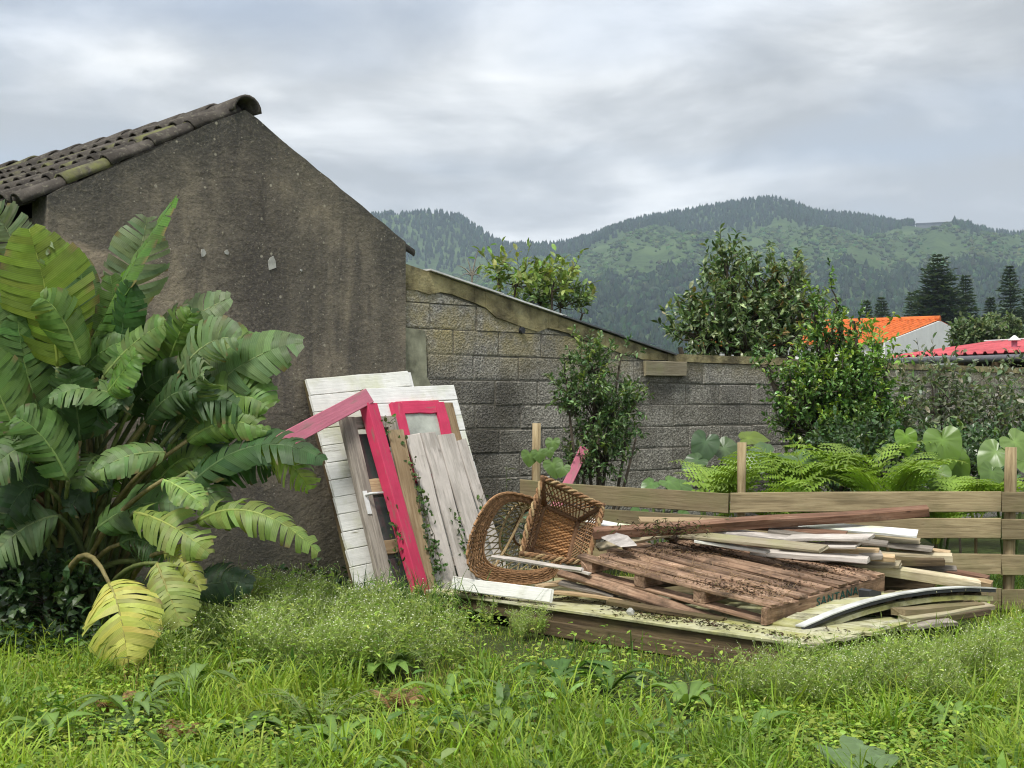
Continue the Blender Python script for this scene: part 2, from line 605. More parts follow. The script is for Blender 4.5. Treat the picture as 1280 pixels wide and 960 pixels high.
hp = np.linspace(-900, 2300, 220)
hr = np.concatenate([np.linspace(650, 1700, 26), np.linspace(1720, 1900, 8), np.linspace(1930, 2250, 14), np.linspace(2300, 3000, 8)])
PP, RR = np.meshgrid(hp, hr, indexing='ij')
HH = hill_h(PP, RR)
nr_ = len(hr)
ii, jj = np.meshgrid(np.arange(len(hp) - 1), np.arange(nr_ - 1), indexing='ij')
HQ = np.stack([ii * nr_ + jj, (ii + 1) * nr_ + jj, (ii + 1) * nr_ + jj + 1, ii * nr_ + jj + 1], -1).reshape(-1, 4)
m, nt, b, out = mat('hill_cover')
P_ = gcoord(nt)
n1 = noise(nt, P_, 0.012, 6.0, 0.6)
n2 = noise(nt, P_, 0.12, 6.0, 0.65)
c = ramp(nt, n2, [(0.3, (0.022, 0.04, 0.014)), (0.6, (0.055, 0.09, 0.03)), (0.8, (0.07, 0.105, 0.038))])
c = mixc(nt, ramp(nt, n1, [(0.5, 0.0), (0.62, 0.8)]), c, (0.075, 0.115, 0.04))
put(nt, b, c, 0.95, None, spec=0.05)
setting(MB().add(np.stack([(PP - 640) / F * RR, RR, HH], -1).reshape(-1, 3), None, HQ).build('hills', m, smooth=True), 'long forested volcanic ridge behind the village')

# ---- the wood on the hills, too far to count
def hill_pts(n, x0, x1, r0, r1, r=rng):
    px = r.uniform(x0, x1, n)
    rr = r.uniform(r0, r1, n)
    return np.stack([(px - 640) / F * rr, rr, hill_h(px, rr)], -1), px, rr


ICO = np.array([(-1, 1.618, 0), (1, 1.618, 0), (-1, -1.618, 0), (1, -1.618, 0), (0, -1, 1.618), (0, 1, 1.618), (0, -1, -1.618), (0, 1, -1.618), (1.618, 0, -1), (1.618, 0, 1), (-1.618, 0, -1), (-1.618, 0, 1)]) / 1.9
ICOT = np.array([(0, 11, 5), (0, 5, 1), (0, 1, 7), (0, 7, 10), (0, 10, 11), (1, 5, 9), (5, 11, 4), (11, 10, 2), (10, 7, 6), (7, 1, 8), (3, 9, 4), (3, 4, 2), (3, 2, 6), (3, 6, 8), (3, 8, 9), (4, 9, 5), (2, 4, 11), (6, 2, 10), (8, 6, 7), (9, 8, 1)])


def conifers(mb, P, h, w, tint):
    n = len(P)
    k = 6
    V, T = [], []
    an = np.arange(k) * 2 * math.pi / k
    base = rng.uniform(0, 6.28, n)
    rings = [(0.05, 0.85), (0.42, 0.75), (0.40, 1.0), (0.72, 0.5)]
    vs = []
    for zz, rr in rings:
        rad = (w * rr / 2)[:, None] * rng.uniform(.6, 1.25, (n, k))
        a = base[:, None] + an[None]
        vs.append(np.stack([P[:, None, 0] + rad * np.cos(a), P[:, None, 1] + rad * np.sin(a), P[:, None, 2] + (h * zz)[:, None] + h[:, None] * rng.normal(0, .04, (n, k))], -1))
    tip = P + np.stack([rng.normal(0, .05, n) * w, rng.normal(0, .05, n) * w, h], -1)
    V = np.concatenate(vs + [tip[:, None]], 1)
    for ra, rb in ((0, 1), (2, 3)):
        for j in range(k):
            j2 = (j + 1) % k
            T += [(ra * k + j, ra * k + j2, rb * k + j2), (ra * k + j, rb * k + j2, rb * k + j)]
    for j in range(k):
        T.append((3 * k + j, 3 * k + (j + 1) % k, 4 * k))
    T = np.array(T)
    nv = V.shape[1]
    mb.add(V.reshape(-1, 3), (T[None] + (np.arange(n) * nv)[:, None, None]).reshape(-1, 3), None, np.repeat(tint, nv, 0))


def blobs(mb, P, rx, rz, tint):
    n = len(P)
    V = ICO[None] * np.stack([rx, rx, rz], -1)[:, None] * rng.uniform(.65, 1.3, (n, 12, 1)) + P[:, None]
    mb.add(V.reshape(-1, 3), (ICOT[None] + (np.arange(n) * 12)[:, None, None]).reshape(-1, 3), None, np.repeat(tint, 12, 0))


fm = MB()
P, px, rr = hill_pts(11000, 150, 1650, 1930, 2300)
ok = (rng.uniform(size=len(P)) < np.clip((rr - 1900) / 120, .0, 1)) & ~((px > 1150) & (rr < 2200) & (rng.uniform(size=len(P)) < .85)) & ~((px > 1142) & (px < 1216))
P = P[ok]
n = len(P)
h = rng.uniform(6, 11.5, n)
conifers(fm, P, h, h * rng.uniform(.38, .58, n), tints(n, [(0.016, 0.031, 0.015), (0.022, 0.040, 0.018)], .2))
P, px, rr = hill_pts(12000, 150, 1650, 820, 1480)
n = len(P)
sel = rng.uniform(size=n) < .55
h = rng.uniform(6, 12.5, n)
conifers(fm, P[sel], h[sel], h[sel] * .5, tints(sel.sum(), [(0.015, 0.029, 0.014), (0.024, 0.043, 0.018)], .22))
blobs(fm, P[~sel] + (0, 0, 3), h[~sel] * .36, h[~sel] * .42, tints((~sel).sum(), [(0.027, 0.05, 0.02), (0.018, 0.036, 0.015)], .25))
P, px, rr = hill_pts(13000, 150, 1650, 1380, 1900)
clump = noise_ok = (np.sin(px * .05 + rr * .013) + np.sin(px * .021 - rr * .02) + rng.normal(0, .6, len(P))) > -.7
P = P[clump]
n = len(P)
h = rng.uniform(2.5, 6, n)
blobs(fm, P + (0, 0, .8), h * .62, h * .55, tints(n, [(0.045, 0.08, 0.025), (0.06, 0.095, 0.032), (0.03, 0.055, 0.02)], .25))
# the small dark stand near the flat end of the rim
P, px, rr = hill_pts(170, 1190, 1238, 1800, 2230)
n = len(P)
h = rng.uniform(9, 14, n)
conifers(fm, P, h, h * .5, tints(n, (0.02, 0.04, 0.017), .2))
tag(fm.build('forest', FOREST), 'dark green forest and scrub covering the far ridge', 'forest', kind='stuff')
# the low grey wall on the flat end of the rim
wl = thing('ridge_wall', 'long low grey wall on the flat end of the far rim', 'wall', (705, 2255, hill_h(np.array([1175.]), np.array([2255.]))[0]))
mb = MB()
p0, p1 = at(1146, 286, 2235), at(1214, 284, 2235)
mb.prism([p0 - (0, 0, 16), p1 - (0, 0, 16), p1 + (0, 0, 9), p0 + (0, 0, 7)], (0, 6, 0))
mb.build('wall_face', plain('grey_concrete', (0.12, 0.125, 0.13), 0.9, 0.1, 0.1, 0.05), wl)
mb = MB()
mb.prism([p0 + (-1, -1, 7.05), p1 + (1, -1, 9.05), p1 + (1, -1, 10.6), p0 + (-1, -1, 8.6)], (0, 8, 0))
mb.build('wall_coping', plain('dark_coping', (0.06, 0.06, 0.06), 0.9), wl)

# ================================================================= STUCCO HOUSE
m, nt, b, out = mat('old_stucco')
P_ = gcoord(nt)
rel = vmath(nt, 'SUBTRACT', P_, tuple(HL))
a_ = node(nt, 'ShaderNodeVectorMath', {0: rel, 1: tuple(U)}, operation='DOT_PRODUCT').outputs['Value']
z_ = node(nt, 'ShaderNodeSeparateXYZ', {0: P_}).outputs[2]
dn_ = node(nt, 'ShaderNodeVectorMath', {0: rel, 1: tuple(NW)}, operation='DOT_PRODUCT').outputs['Value']
vv = node(nt, 'ShaderNodeCombineXYZ', {0: a_, 1: z_, 2: dn_}).outputs[0]
streak = noise(nt, vmath(nt, 'MULTIPLY', vv, (4.0, 0.55, 1)), 1.3, 6.0, 0.6, 0.3)
blot = noise(nt, vv, 1.5, 7.0, 0.62, 0.2)
fineN = noise(nt, vv, 38.0, 6.0, 0.7)
midN = noise(nt, vv, 9.0, 6.0, 0.65)
c = ramp(nt, blot, [(0.28, (0.115, 0.102, 0.08)), (0.5, (0.205, 0.18, 0.14)), (0.70, (0.34, 0.29, 0.205))])
c = mixc(nt, ramp(nt, streak, [(0.46, 0.0), (0.66, 0.75)]), c, (0.10, 0.092, 0.082))
# dark damp stain below the ridge, wider at the top
da = math_(nt, 'ABSOLUTE', math_(nt, 'ADD', math_(nt, 'SUBTRACT', a_, 1.52), math_(nt, 'MULTIPLY', math_(nt, 'SUBTRACT', midN, 0.5), 0.8)))
c = mixc(nt, ramp(nt, da, [(0.02, 0.6), (0.42, 0.0)]), c, (0.088, 0.08, 0.074))
# dark lichen that follows the verge
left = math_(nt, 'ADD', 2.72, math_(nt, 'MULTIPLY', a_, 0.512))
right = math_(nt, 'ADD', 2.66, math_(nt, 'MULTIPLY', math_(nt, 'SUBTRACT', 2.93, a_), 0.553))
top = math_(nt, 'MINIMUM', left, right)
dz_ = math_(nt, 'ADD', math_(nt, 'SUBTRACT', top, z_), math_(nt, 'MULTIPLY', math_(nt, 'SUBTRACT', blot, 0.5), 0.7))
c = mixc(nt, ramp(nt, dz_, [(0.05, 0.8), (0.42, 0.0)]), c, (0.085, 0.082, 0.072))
# pale washed patch under the left eave
pz = math_(nt, 'SUBTRACT', math_(nt, 'SUBTRACT', 2.66, math_(nt, 'MULTIPLY', a_, 0.22)), z_)
pale = math_(nt, 'MULTIPLY', ramp(nt, math_(nt, 'ADD', pz, math_(nt, 'MULTIPLY', math_(nt, 'SUBTRACT', midN, 0.5), 0.12)), [(0.16, 0.0), (0.20, 0.8), (0.5, 0.25), (0.75, 0.0)]), ramp(nt, a_, [(0.0, 0.0), (0.02, 1.0), (0.7, 0.9), (0.95, 0.0)]))
c = mixc(nt, pale, c, (0.40, 0.33, 0.235))
c = mixc(nt, ramp(nt, midN, [(0.35, 0.0), (0.7, 0.45)]), c, mixc(nt, 1.0, c, (0.6, 0.6, 0.6), 'MULTIPLY'))
vo = node(nt, 'ShaderNodeTexVoronoi', {'Vector': vv, 'Scale': 13.0, 'Randomness': 1.0})
spot = math_(nt, 'MULTIPLY', ramp(nt, vo.outputs['Distance'], [(0.10, 1.0), (0.17, 0.0)]), ramp(nt, node(nt, 'ShaderNodeSeparateColor', {0: vo.outputs['Color']}).outputs[0], [(0.72, 0.0), (0.76, 0.8)]))
c = mixc(nt, spot, c, (0.42, 0.39, 0.30))
vo2 = node(nt, 'ShaderNodeTexVoronoi', {'Vector': vmath(nt, 'ADD', vv, (9.3, 2.2, 0)), 'Scale': 34.0})
spot2 = math_(nt, 'MULTIPLY', ramp(nt, vo2.outputs['Distance'], [(0.14, 1.0), (0.24, 0.0)]), ramp(nt, node(nt, 'ShaderNodeSeparateColor', {0: vo2.outputs['Color']}).outputs[1], [(0.86, 0.0), (0.88, 0.7)]))
c = mixc(nt, spot2, c, (0.40, 0.37, 0.29))
c = mixc(nt, math_(nt, 'MULTIPLY', ramp(nt, fineN, [(0.52, 0.0), (0.72, 0.55)]), 1.0), c, (0.34, 0.30, 0.22))
c = mixc(nt, ramp(nt, fineN, [(0.30, 0.6), (0.44, 0.0)]), c, (0.05, 0.047, 0.04))
crk = node(nt, 'ShaderNodeTexVoronoi', {'Vector': vmath(nt, 'ADD', vv, node(nt, 'ShaderNodeCombineXYZ', {0: math_(nt, 'MULTIPLY', midN, 0.25), 1: math_(nt, 'MULTIPLY', blot, 0.5), 2: 0.0}).outputs[0]), 'Scale': 1.1}, feature='DISTANCE_TO_EDGE').outputs['Distance']
c = mixc(nt, math_(nt, 'MULTIPLY', ramp(nt, crk, [(0.003, 0.35), (0.009, 0.0)]), ramp(nt, noise(nt, vv, 1.1, 3.0, 0.5), [(0.48, 0.0), (0.56, 1.0)])), c, (0.035, 0.032, 0.028))
damp = ramp(nt, math_(nt, 'ADD', z_, math_(nt, 'MULTIPLY', midN, 0.5)), [(0.35, 0.65), (0.95, 0.0)])
c = mixc(nt, damp, c, (0.06, 0.062, 0.04))
hgt = math_(nt, 'ADD', math_(nt, 'MULTIPLY', midN, 1.0), math_(nt, 'MULTIPLY', fineN, 0.6))
put(nt, b, c, 0.95, hgt, 0.75, 0.02, 0.12)
STUCCO = m


def hp_(a, h, d=0.0):
    """point on the wall line: a along, h up, d out of the wall towards the garden"""
    return HL + U * a + ZUP * h + NW * d


WG = 2.93
house = thing('stucco_house', 'old brown stucco outbuilding with steep gable and mossy barrel tiled roof', 'house', HL)
DEPTH = 5.2
mb = MB()
# gable wall with an uneven top
top = []
for t in np.linspace(0, 1, 15):
    top.append((WG - t * WG / 2, 2.66 + t * (3.47 - 2.66) + random.uniform(-.008, .008)))
for t in np.linspace(0, 1, 15)[1:]:
    top.append((WG / 2 - t * WG / 2, 3.47 + t * (2.72 - 3.47) + random.uniform(-.008, .008)))
poly = [hp_(0, -0.05), hp_(WG, -0.05)] + [hp_(a, h) for a, h in top]
mb.prism(poly[::-1], -NW * 0.22)
mb.build('gable_wall', STUCCO, house)
STUCCOB = plain('plain_stucco', (0.17, 0.15, 0.12), 0.95, 0.1, 0.25, 5.0, bstr=0.5)
mb = MB()
mb.prism([hp_(0.09, -.05, -.22), hp_(0.09, 2.62, -.22), hp_(0.3, 2.62, -.22), hp_(0.3, -.05, -.22)], -NW * (DEPTH - .22))
mb.prism([hp_(WG - .3, -.05, -.22), hp_(WG - .3, 2.56, -.22), hp_(WG - .03, 2.56, -.22), hp_(WG - .03, -.05, -.22)], -NW * (DEPTH - .22))
mb.build('side_wall', STUCCOB, house)
mb = MB()
mb.prism([hp_(0, -.05, -DEPTH), hp_(WG, -.05, -DEPTH), hp_(WG, 2.6, -DEPTH), hp_(WG / 2, 3.4, -DEPTH), hp_(0, 2.65, -DEPTH)][::-1], -NW * 0.15)
mb.build('rear_gable_wall', STUCCOB, house)
# roof decks under the tiles
sl = nrm(U * (WG / 2) + ZUP * (3.47 - 2.72))
sr = nrm(-U * (WG / 2) + ZUP * (3.47 - 2.66))
mb = MB()
a0, a1, a2, a3 = hp_(-.14, 2.645, -.10), hp_(WG / 2, 3.475, -.10), hp_(WG / 2, 3.475, -DEPTH - .1), hp_(-.14, 2.645, -DEPTH - .1)
mb.prism([a0, a1, a2, a3], ZUP * 0.02)
b0, b3 = hp_(WG + .10, 2.60, -.10), hp_(WG + .10, 2.60, -DEPTH - .1)
mb.prism([a1 + ZUP * .021, b0, b3, a2 + ZUP * .021], ZUP * 0.02)
mb.build('roof_deck', DARKROOM, house)
m, nt, b, out = mat('old_roof_tile')
v = ocoord(nt)
rv = orand(nt)
n1 = noise(nt, v, 7.0, 6.0, 0.65)
n2 = noise(nt, v, 30.0, 5.0, 0.65)
c = ramp(nt, n1, [(0.3, (0.042, 0.038, 0.034)), (0.55, (0.082, 0.073, 0.063)), (0.78, (0.15, 0.135, 0.115))])
c = mixc(nt, 1.0, c, ramp(nt, rv, [(0.0, 0.7), (1.0, 1.35)]), 'MULTIPLY')
c = mixc(nt, ramp(nt, n2, [(0.55, 0.0), (0.7, 0.5)]), c, (0.24, 0.23, 0.17))
c = mixc(nt, math_(nt, 'MULTIPLY', ramp(nt, rv, [(0.78, 0.0), (0.85, 1.0)]), ramp(nt, n1, [(0.4, 0.0), (0.6, 0.8)])), c, (0.15, 0.16, 0.055))
put(nt, b, c, 0.95, n2, 0.6, 0.008, 0.1)
TILE = m


def barrel(L, r0, r1, th, down=False, seg=7, arc=math.pi):
    V, Q = [], []
    rings = []
    for xi, rr in ((0.0, r0), (L * .5, (r0 + r1) / 2), (L, r1)):
        for off in (0, th):
            idx = []
            for k in range(seg + 1):
                an = (math.pi - arc) / 2 + arc * k / seg
                y, z = (rr - off) * math.cos(an), (rr - off) * math.sin(an)
                V.append((xi, y, -z if down else z))
                idx.append(len(V) - 1)
            rings.append(idx)
    for i in (0, 2):
        o, o2, n_, n2_ = rings[i], rings[i + 2], rings[i + 1], rings[i + 3]
        for k in range(seg):
            Q += [(o[k], o[k + 1], o2[k + 1], o2[k]), (n_[k + 1], n_[k], n2_[k], n2_[k + 1])]
        Q += [(o[0], o2[0], n2_[0], n_[0]), (o[seg], n_[seg], n2_[seg], o2[seg])]
    for o, n_ in ((rings[0], rings[1]), (rings[5], rings[4])):
        for k in range(seg):
            Q.append((o[k + 1], o[k], n_[k], n_[k + 1]))
    return MB().add(V, None, Q).mesh('roof_tile')


COVER = barrel(0.42, 0.080, 0.066, 0.014)
PAN = barrel(0.42, 0.080, 0.094, 0.013, True, 5)
RIDGE = barrel(0.46, 0.118, 0.102, 0.018, False, 9)
for me in (COVER, PAN, RIDGE):
    me.materials.append(TILE)
    me.polygons.foreach_set('use_smooth', [True] * len(me.polygons))
nl = nrm(np.cross(sl, NW)); nl = nl if nl[2] > 0 else -nl
nr = nrm(np.cross(sr, NW)); nr = nr if nr[2] > 0 else -nr
ncol = 28
for i in range(ncol):
    d = -.085 - i * 0.178
    sag = -0.03 * math.sin(math.pi * i / ncol)
    for j in range(5):
        s = -0.17 + j * 0.345
        jt = lambda k=.008: random.uniform(-k, k)
        base = hp_(0, 2.70, d) + sl * (s + jt(.012)) + nl * ((0.028 if i == 0 else 0.046) + jt(.005)) + ZUP * sag
        o = link('roof_tile', COVER, TILE, house, False, frame(base, sl + NW * jt(.03) - nl * .035, nl))
        base = hp_(0, 2.70, d - .089) + sl * (s + jt(.012)) + nl * (0.088 + jt(.004)) + ZUP * sag
        o = link('roof_tile', PAN, TILE, house, False, frame(base, sl + NW * jt(.02) - nl * .03, nl))
for j in range(5):           # verge tiles of the far slope, seen edge-on along the rake
    s = -0.12 + j * 0.345
    base = hp_(WG, 2.615, -.10) + sr * s + nr * .0
    link('verge_tile', COVER, TILE, house, False, frame(base, sr - nr * .03, nr))
for j in range(12):
    base = hp_(WG / 2, 3.455, 0.03 - j * 0.40) + ZUP * (-.03 * math.sin(math.pi * j / 12) + random.uniform(-.006, .006))
    link('ridge_tile', RIDGE, TILE, house, False, frame(base, -NW + U * random.uniform(-.03, .03) - ZUP * .02, ZUP))
m_ = plain('pale_patch', (0.42, 0.42, 0.38), 0.95, 0.1, 0.2, 20.0)
for (px, py, sz) in ((340, 329, .055), (254, 317, .03), (283, 316, .022), (376, 338, .012)):
    cpt = onplane(px, py, HL, NW)
    pts = []
    for k in range(9):
        an = k * 2 * math.pi / 9
        rr = sz * random.uniform(.55, 1.1)
        pts.append(cpt + U * math.cos(an) * rr * .9 + ZUP * math.sin(an) * rr)
    MB().prism(pts[::-1], NW * .006).build('plaster_chip', m_, house)

# ================================================================= CONCRETE BLOCK WALL
m, nt, b, out = mat('concrete_block')
v = ocoord(nt)
P_ = gcoord(nt)
n1 = noise(nt, v, 42.0, 3.0, 0.8)
n2 = noise(nt, v, 6.0, 5.0, 0.6)
vo = node(nt, 'ShaderNodeTexVoronoi', {'Vector': v, 'Scale': 60.0}).outputs['Distance']
c = ramp(nt, n1, [(0.28, (0.08, 0.077, 0.07)), (0.5, (0.275, 0.26, 0.225)), (0.70, (0.54, 0.515, 0.45))])
c = mixc(nt, ramp(nt, vo, [(0.12, 0.6), (0.3, 0.0)]), c, (0.05, 0.046, 0.04))
c = mixc(nt, 1.0, c, ramp(nt, orand(nt), [(0.0, 0.78), (0.5, 1.0), (1.0, 1.22)]), 'MULTIPLY')
c = mixc(nt, ramp(nt, n2, [(0.5, 0.0), (0.75, 0.5)]), c, mixc(nt, 1.0, c, (0.62, 0.62, 0.6), 'MULTIPLY'))
zz = node(nt, 'ShaderNodeSeparateXYZ', {0: P_}).outputs[2]
st1 = noise(nt, vmath(nt, 'ADD', P_, (2.2, 0.0, 0.4)), 1.1, 6.0, 0.6, 0.3)
c = mixc(nt, ramp(nt, st1, [(0.48, 0.0), (0.62, 0.68)]), c, (0.052, 0.048, 0.042))
lich = math_(nt, 'MULTIPLY', ramp(nt, noise(nt, vmath(nt, 'ADD', P_, (5, 1, 0)), 1.7, 6.0, 0.65), [(0.38, 0.0), (0.54, 0.85)]), ramp(nt, zz, [(0.0, 0.2), (1.0, 1.0)]))
c = mixc(nt, math_(nt, 'MULTIPLY', lich, ramp(nt, math_(nt, 'MULTIPLY', zz, 0.5), [(0.80, 0.06), (0.99, 1.0)])), c, (0.33, 0.28, 0.14))
put(nt, b, c, 0.97, math_(nt, 'ADD', n1, math_(nt, 'MULTIPLY', vo, 0.7)), 0.8, 0.012, 0.08)
BLOCK = m
m, nt, b, out = mat('lichen_render')
P_ = gcoord(nt)
n1 = noise(nt, P_, 5.0, 7.0, 0.65)
n2 = noise(nt, P_, 40.0, 5.0, 0.65)
c = ramp(nt, n1, [(0.28, (0.10, 0.09, 0.055)), (0.45, (0.28, 0.24, 0.125)), (0.62, (0.44, 0.39, 0.21)), (0.8, (0.50, 0.48, 0.34))])
c = mixc(nt, ramp(nt, n2, [(0.55, 0.0), (0.72, 0.6)]), c, (0.12, 0.11, 0.08))
c = mixc(nt, ramp(nt, noise(nt, P_, 2.2, 6.0, 0.65), [(0.44, 0.0), (0.60, 0.8)]), c, (0.075, 0.065, 0.045))
put(nt, b, c, 0.97, math_(nt, 'ADD', n1, math_(nt, 'MULTIPLY', n2, 0.4)), 0.8, 0.02, 0.08)
RENDER = m
MORTAR = plain('mortar', (0.19, 0.175, 0.14), 0.97, 0.05, 0.3, 20.0, bstr=0.6)

A0, A1, A2 = WG + .0, 6.13, 16.2
DB = -0.035


def slope(a):
    return 2.50 + (a - A0) * (1.875 - 2.50) / (A1 - A0)


bw = thing('block_wall', 'long grey concrete block wall running from the house behind the garden', 'wall', hp_(A0, 0, DB))
mb = MB()
mb.prism([hp_(A0 + .002, -.05, DB - .007), hp_(A2, -.05, DB - .007), hp_(A2, 1.80, DB - .007), hp_(A0 + .002, 1.80, DB - .007)][::-1], -NW * 0.17)
mb.prism([hp_(A0 + .002, 1.80, DB - .007), hp_(A1, 1.80, DB - .007), hp_(A1, slope(A1) - .03, DB - .007), hp_(A0 + .002, slope(A0) - .03, DB - .007)][::-1], -NW * 0.17)
mb.build('wall_core', MORTAR, bw)


def clip(poly, f):
    outp = []
    for i in range(len(poly)):
        p, q = poly[i], poly[(i + 1) % len(poly)]
        fp, fq = f(p), f(q)
        if fp >= 0:
            outp.append(p)
        if (fp >= 0) != (fq >= 0):
            t = fp / (fp - fq)
            outp.append((p[0] + (q[0] - p[0]) * t, p[1] + (q[1] - p[1]) * t))
    return outp


BLKM = {}


def block_mesh(L, h, var):
    key = (round(L, 2), round(h, 2), var)
    if key not in BLKM:
        r = np.random.default_rng(var * 77 + int(L * 100))
        # front face slightly domed and with worn corners; local x along, z up, -y out of the wall
        g = .011
        xs = [-L / 2, -L / 2 + g, L / 2 - g, L / 2]
        zs = [-h / 2, -h / 2 + g, h / 2 - g, h / 2]
        V, Q = [], []
        for zi, z in enumerate(zs):
            for xi, x in enumerate(xs):
                e = (xi in (0, 3)) or (zi in (0, 3))
                V.append((x + r.normal(0, .002), (.0035 if e else 0.0) + r.normal(0, .001), z + r.normal(0, .002)))
        V += [(-L / 2, .05, -h / 2), (L / 2, .05, -h / 2), (L / 2, .05, h / 2), (-L / 2, .05, h / 2)]
        for zi in range(3):
            for xi in range(3):
                o = zi * 4 + xi
                Q.append((o, o + 1, o + 5, o + 4))
        Q += [(3, 0, 16, 17), (15, 3, 17, 18), (12, 15, 18, 19), (0, 12, 19, 16)]
        T = [(0, 3, 1), (1, 3, 2), (12, 13, 15), (13, 14, 15), (0, 4, 12), (4, 8, 12), (3, 15, 7), (7, 15, 11)]
        BLKM[key] = MB().add(V, T, Q).mesh('block')
    return BLKM[key]


def put_block(a0, a1, h0, h1):
    d = DB + random.uniform(-.004, .004)
    o = link('block', block_mesh(a1 - a0, h1 - h0, random.randrange(4)), BLOCK, bw, False, frame(hp_((a0 + a1) / 2, (h0 + h1) / 2, d) + ZUP * random.uniform(-.003, .003), U + ZUP * random.uniform(-.006, .006), ZUP))


J = 0.005
for r_ in range(9):
    a = A0 + (0.0 if r_ % 2 else -.25) + random.uniform(-.02, .02)
    while a < A2:
        b_ = a + 0.5 * random.uniform(.96, 1.04)
        s0, s1 = max(a, A0 + .01), min(b_, A2)
        if s1 - s0 > .08:
            put_block(s0 + J, s1 - J, r_ * .2 + J, (r_ + 1) * .2 - J)
        a = b_
for r_ in range(9, 13):
    a = A0 + (0.0 if r_ % 2 else -.25) + .03
    while a < A1:
        b_ = a + .5
        s0, s1 = max(a, A0 + .01), min(b_, A1)
        poly = [(s0 + J, r_ * .2 + J), (s1 - J, r_ * .2 + J), (s1 - J, (r_ + 1) * .2 - J), (s0 + J, (r_ + 1) * .2 - J)]
        cp = clip(poly, lambda p: slope(p[0]) - .145 - p[1])
        if len(cp) >= 3 and max(p[0] for p in cp) - min(p[0] for p in cp) > .06:
            if len(cp) == 4 and cp == poly:
                put_block(s0 + J, s1 - J, r_ * .2 + J, (r_ + 1) * .2 - J)
            else:
                cx, cz = np.mean([p[0] for p in cp]), np.mean([p[1] for p in cp])
                loc = [np.array((p[0] - cx, random.uniform(-.002, .002), p[1] - cz)) for p in cp]
                MB().prism(loc, (0, .05, 0)).build('block', BLOCK, bw, False, frame(hp_(cx, cz, DB + .002), U, ZUP))
        a = b_
# lichen-yellow render that levels the sloping top
n = 26
lo, hi = [], []
for i in range(n + 1):
    a = A0 + .012 + (A1 - A0 - .012) * i / n
    hi.append((a, slope(a) - .004))
    th = .13 + (.07 if 8 <= i <= 12 else 0) + (.06 if i < 3 else 0) + random.uniform(-.012, .012)
    lo.append((a, max(1.815 if i > 18 else 0, slope(a) - th)))
for i in range(n):
    MB().prism([hp_(*lo[i], DB), hp_(*lo[i + 1], DB), hp_(*hi[i + 1], DB), hp_(*hi[i], DB)][::-1], NW * (.012 + .003 * math.sin(i))).build('render_strip', RENDER, bw)
# smeared render next to the house corner
pts = [(A0 + .012, .95), (A0 + .26, 1.02), (A0 + .38, 1.3), (A0 + .30, 1.52), (A0 + .24, 1.62), (A0 + .22, 1.98), (A0 + .012, 2.0)]
MB().prism([hp_(a, h, DB + .001) for a, h in pts][::-1], NW * .011).build('render_patch', plain('grey_green_render', (0.30, 0.30, 0.215), 0.97, 0.05, 0.3, 9.0, bstr=0.8), bw)
a = A1 + .004
while a < A2:
    b_ = min(a + random.uniform(.9, 1.2), A2)
    mb = MB()
    k = random.uniform(-.006, .006)
    mb.prism([hp_(a + .003, 1.804, DB + .012), hp_(b_ - .003, 1.804, DB + .012), hp_(b_ - .003, 1.875 + k, DB + .010), hp_(a + .003, 1.875 + k, DB + .010)][::-1], -NW * .22)
    mb.build('coping_slab', RENDER, bw)
    a = b_
roof_sheet = thing('metal_roof_sheet', 'thin pale sheet edge capping the sloping block wall beside the house', 'roof sheet', hp_(A0, 2.5, DB))
n = 4
for i in range(n):
    a0, a1 = A0 + .25 + (A1 + .05 - A0 - .25) * i / n, A0 + .25 + (A1 + .05 - A0 - .25) * (i + 1) / n
    mb = MB()
    mb.prism([hp_(a0, slope(a0) + .004, DB + .045), hp_(a1 + .05, slope(a1 + .05) + .008, DB + .045), hp_(a1 + .05, slope(a1 + .05) + .022, DB + .045), hp_(a0, slope(a0) + .016, DB + .045)][::-1], -NW * 1.6)
    mb.build('sheet', METALW if i < 2 else GREYPL, roof_sheet)
o = plank('short_plank', onplane(806, 460.5, hp_(0, 0, DB + .03), NW), onplane(857, 461, hp_(0, 0, DB + .03), NW), .135, .03, NW, PALEB)
tag(o, 'short pale plank fixed flat near the low end of the sloping wall top', 'plank')
# near-black stub standing in for the shade of a hole in the render
hole = onplane(653, 413, hp_(0, 0, DB + .02), NW)
MB().tube([hole - NW * .05, hole + NW * .012], [.03, .026], 8).build('dark_hole_stub', DARKPL, bw)

# ================================================================= FENCE
fence = thing('garden_fence', 'low wooden garden fence of horizontal boards on stakes', 'fence', at(912, 700, 9.75) * (1, 1, 0))
FY = {669: 10.3, 925: 9.85, 1260: 9.62, 1420: 9.5}


def stake(px, ytop, w, name='post'):
    p = at(px, ytop, FY[px])
    mb = MB()
    hgt = p[2] + .02
    pts = [np.array((0, 0, z)) for z in np.linspace(-.02, hgt - .02, 6)]
    mb.tube(pts, [w / 2 * random.uniform(.94, 1.06) for _ in pts], 8)
    return link(name, mb.mesh(name), FENCEPOST, fence, True, Matrix.Translation((p[0], p[1], 0)) @ Matrix.Rotation(random.uniform(-.02, .02), 4, 'Y'))


m, nt, b, out = mat('post_wood')
v = ocoord(nt)
g = noise(nt, vmath(nt, 'MULTIPLY', v, (22, 22, 1.5)), 2.0, 6.0, 0.65, 0.4)
c = ramp(nt, g, [(0.28, (0.14, 0.10, 0.055)), (0.5, (0.32, 0.25, 0.14)), (0.75, (0.46, 0.38, 0.24))])
put(nt, b, c, 0.9, g, 0.6, 0.006, 0.15)
FENCEPOST = m
stake(669, 529, .065)
stake(925, 553, .062)
stake(1260, 559, .082)
stake(1420, 560, .08)


def rail(x0, y0, x1, y1, Y0, Y1, w=.137):
    a, b2 = at(x0, y0, Y0), at(x1, y1, Y1)
    plank('rail', a, b2, w, .022, np.array((0, -1, .0)), FENCEW, fence, .003)


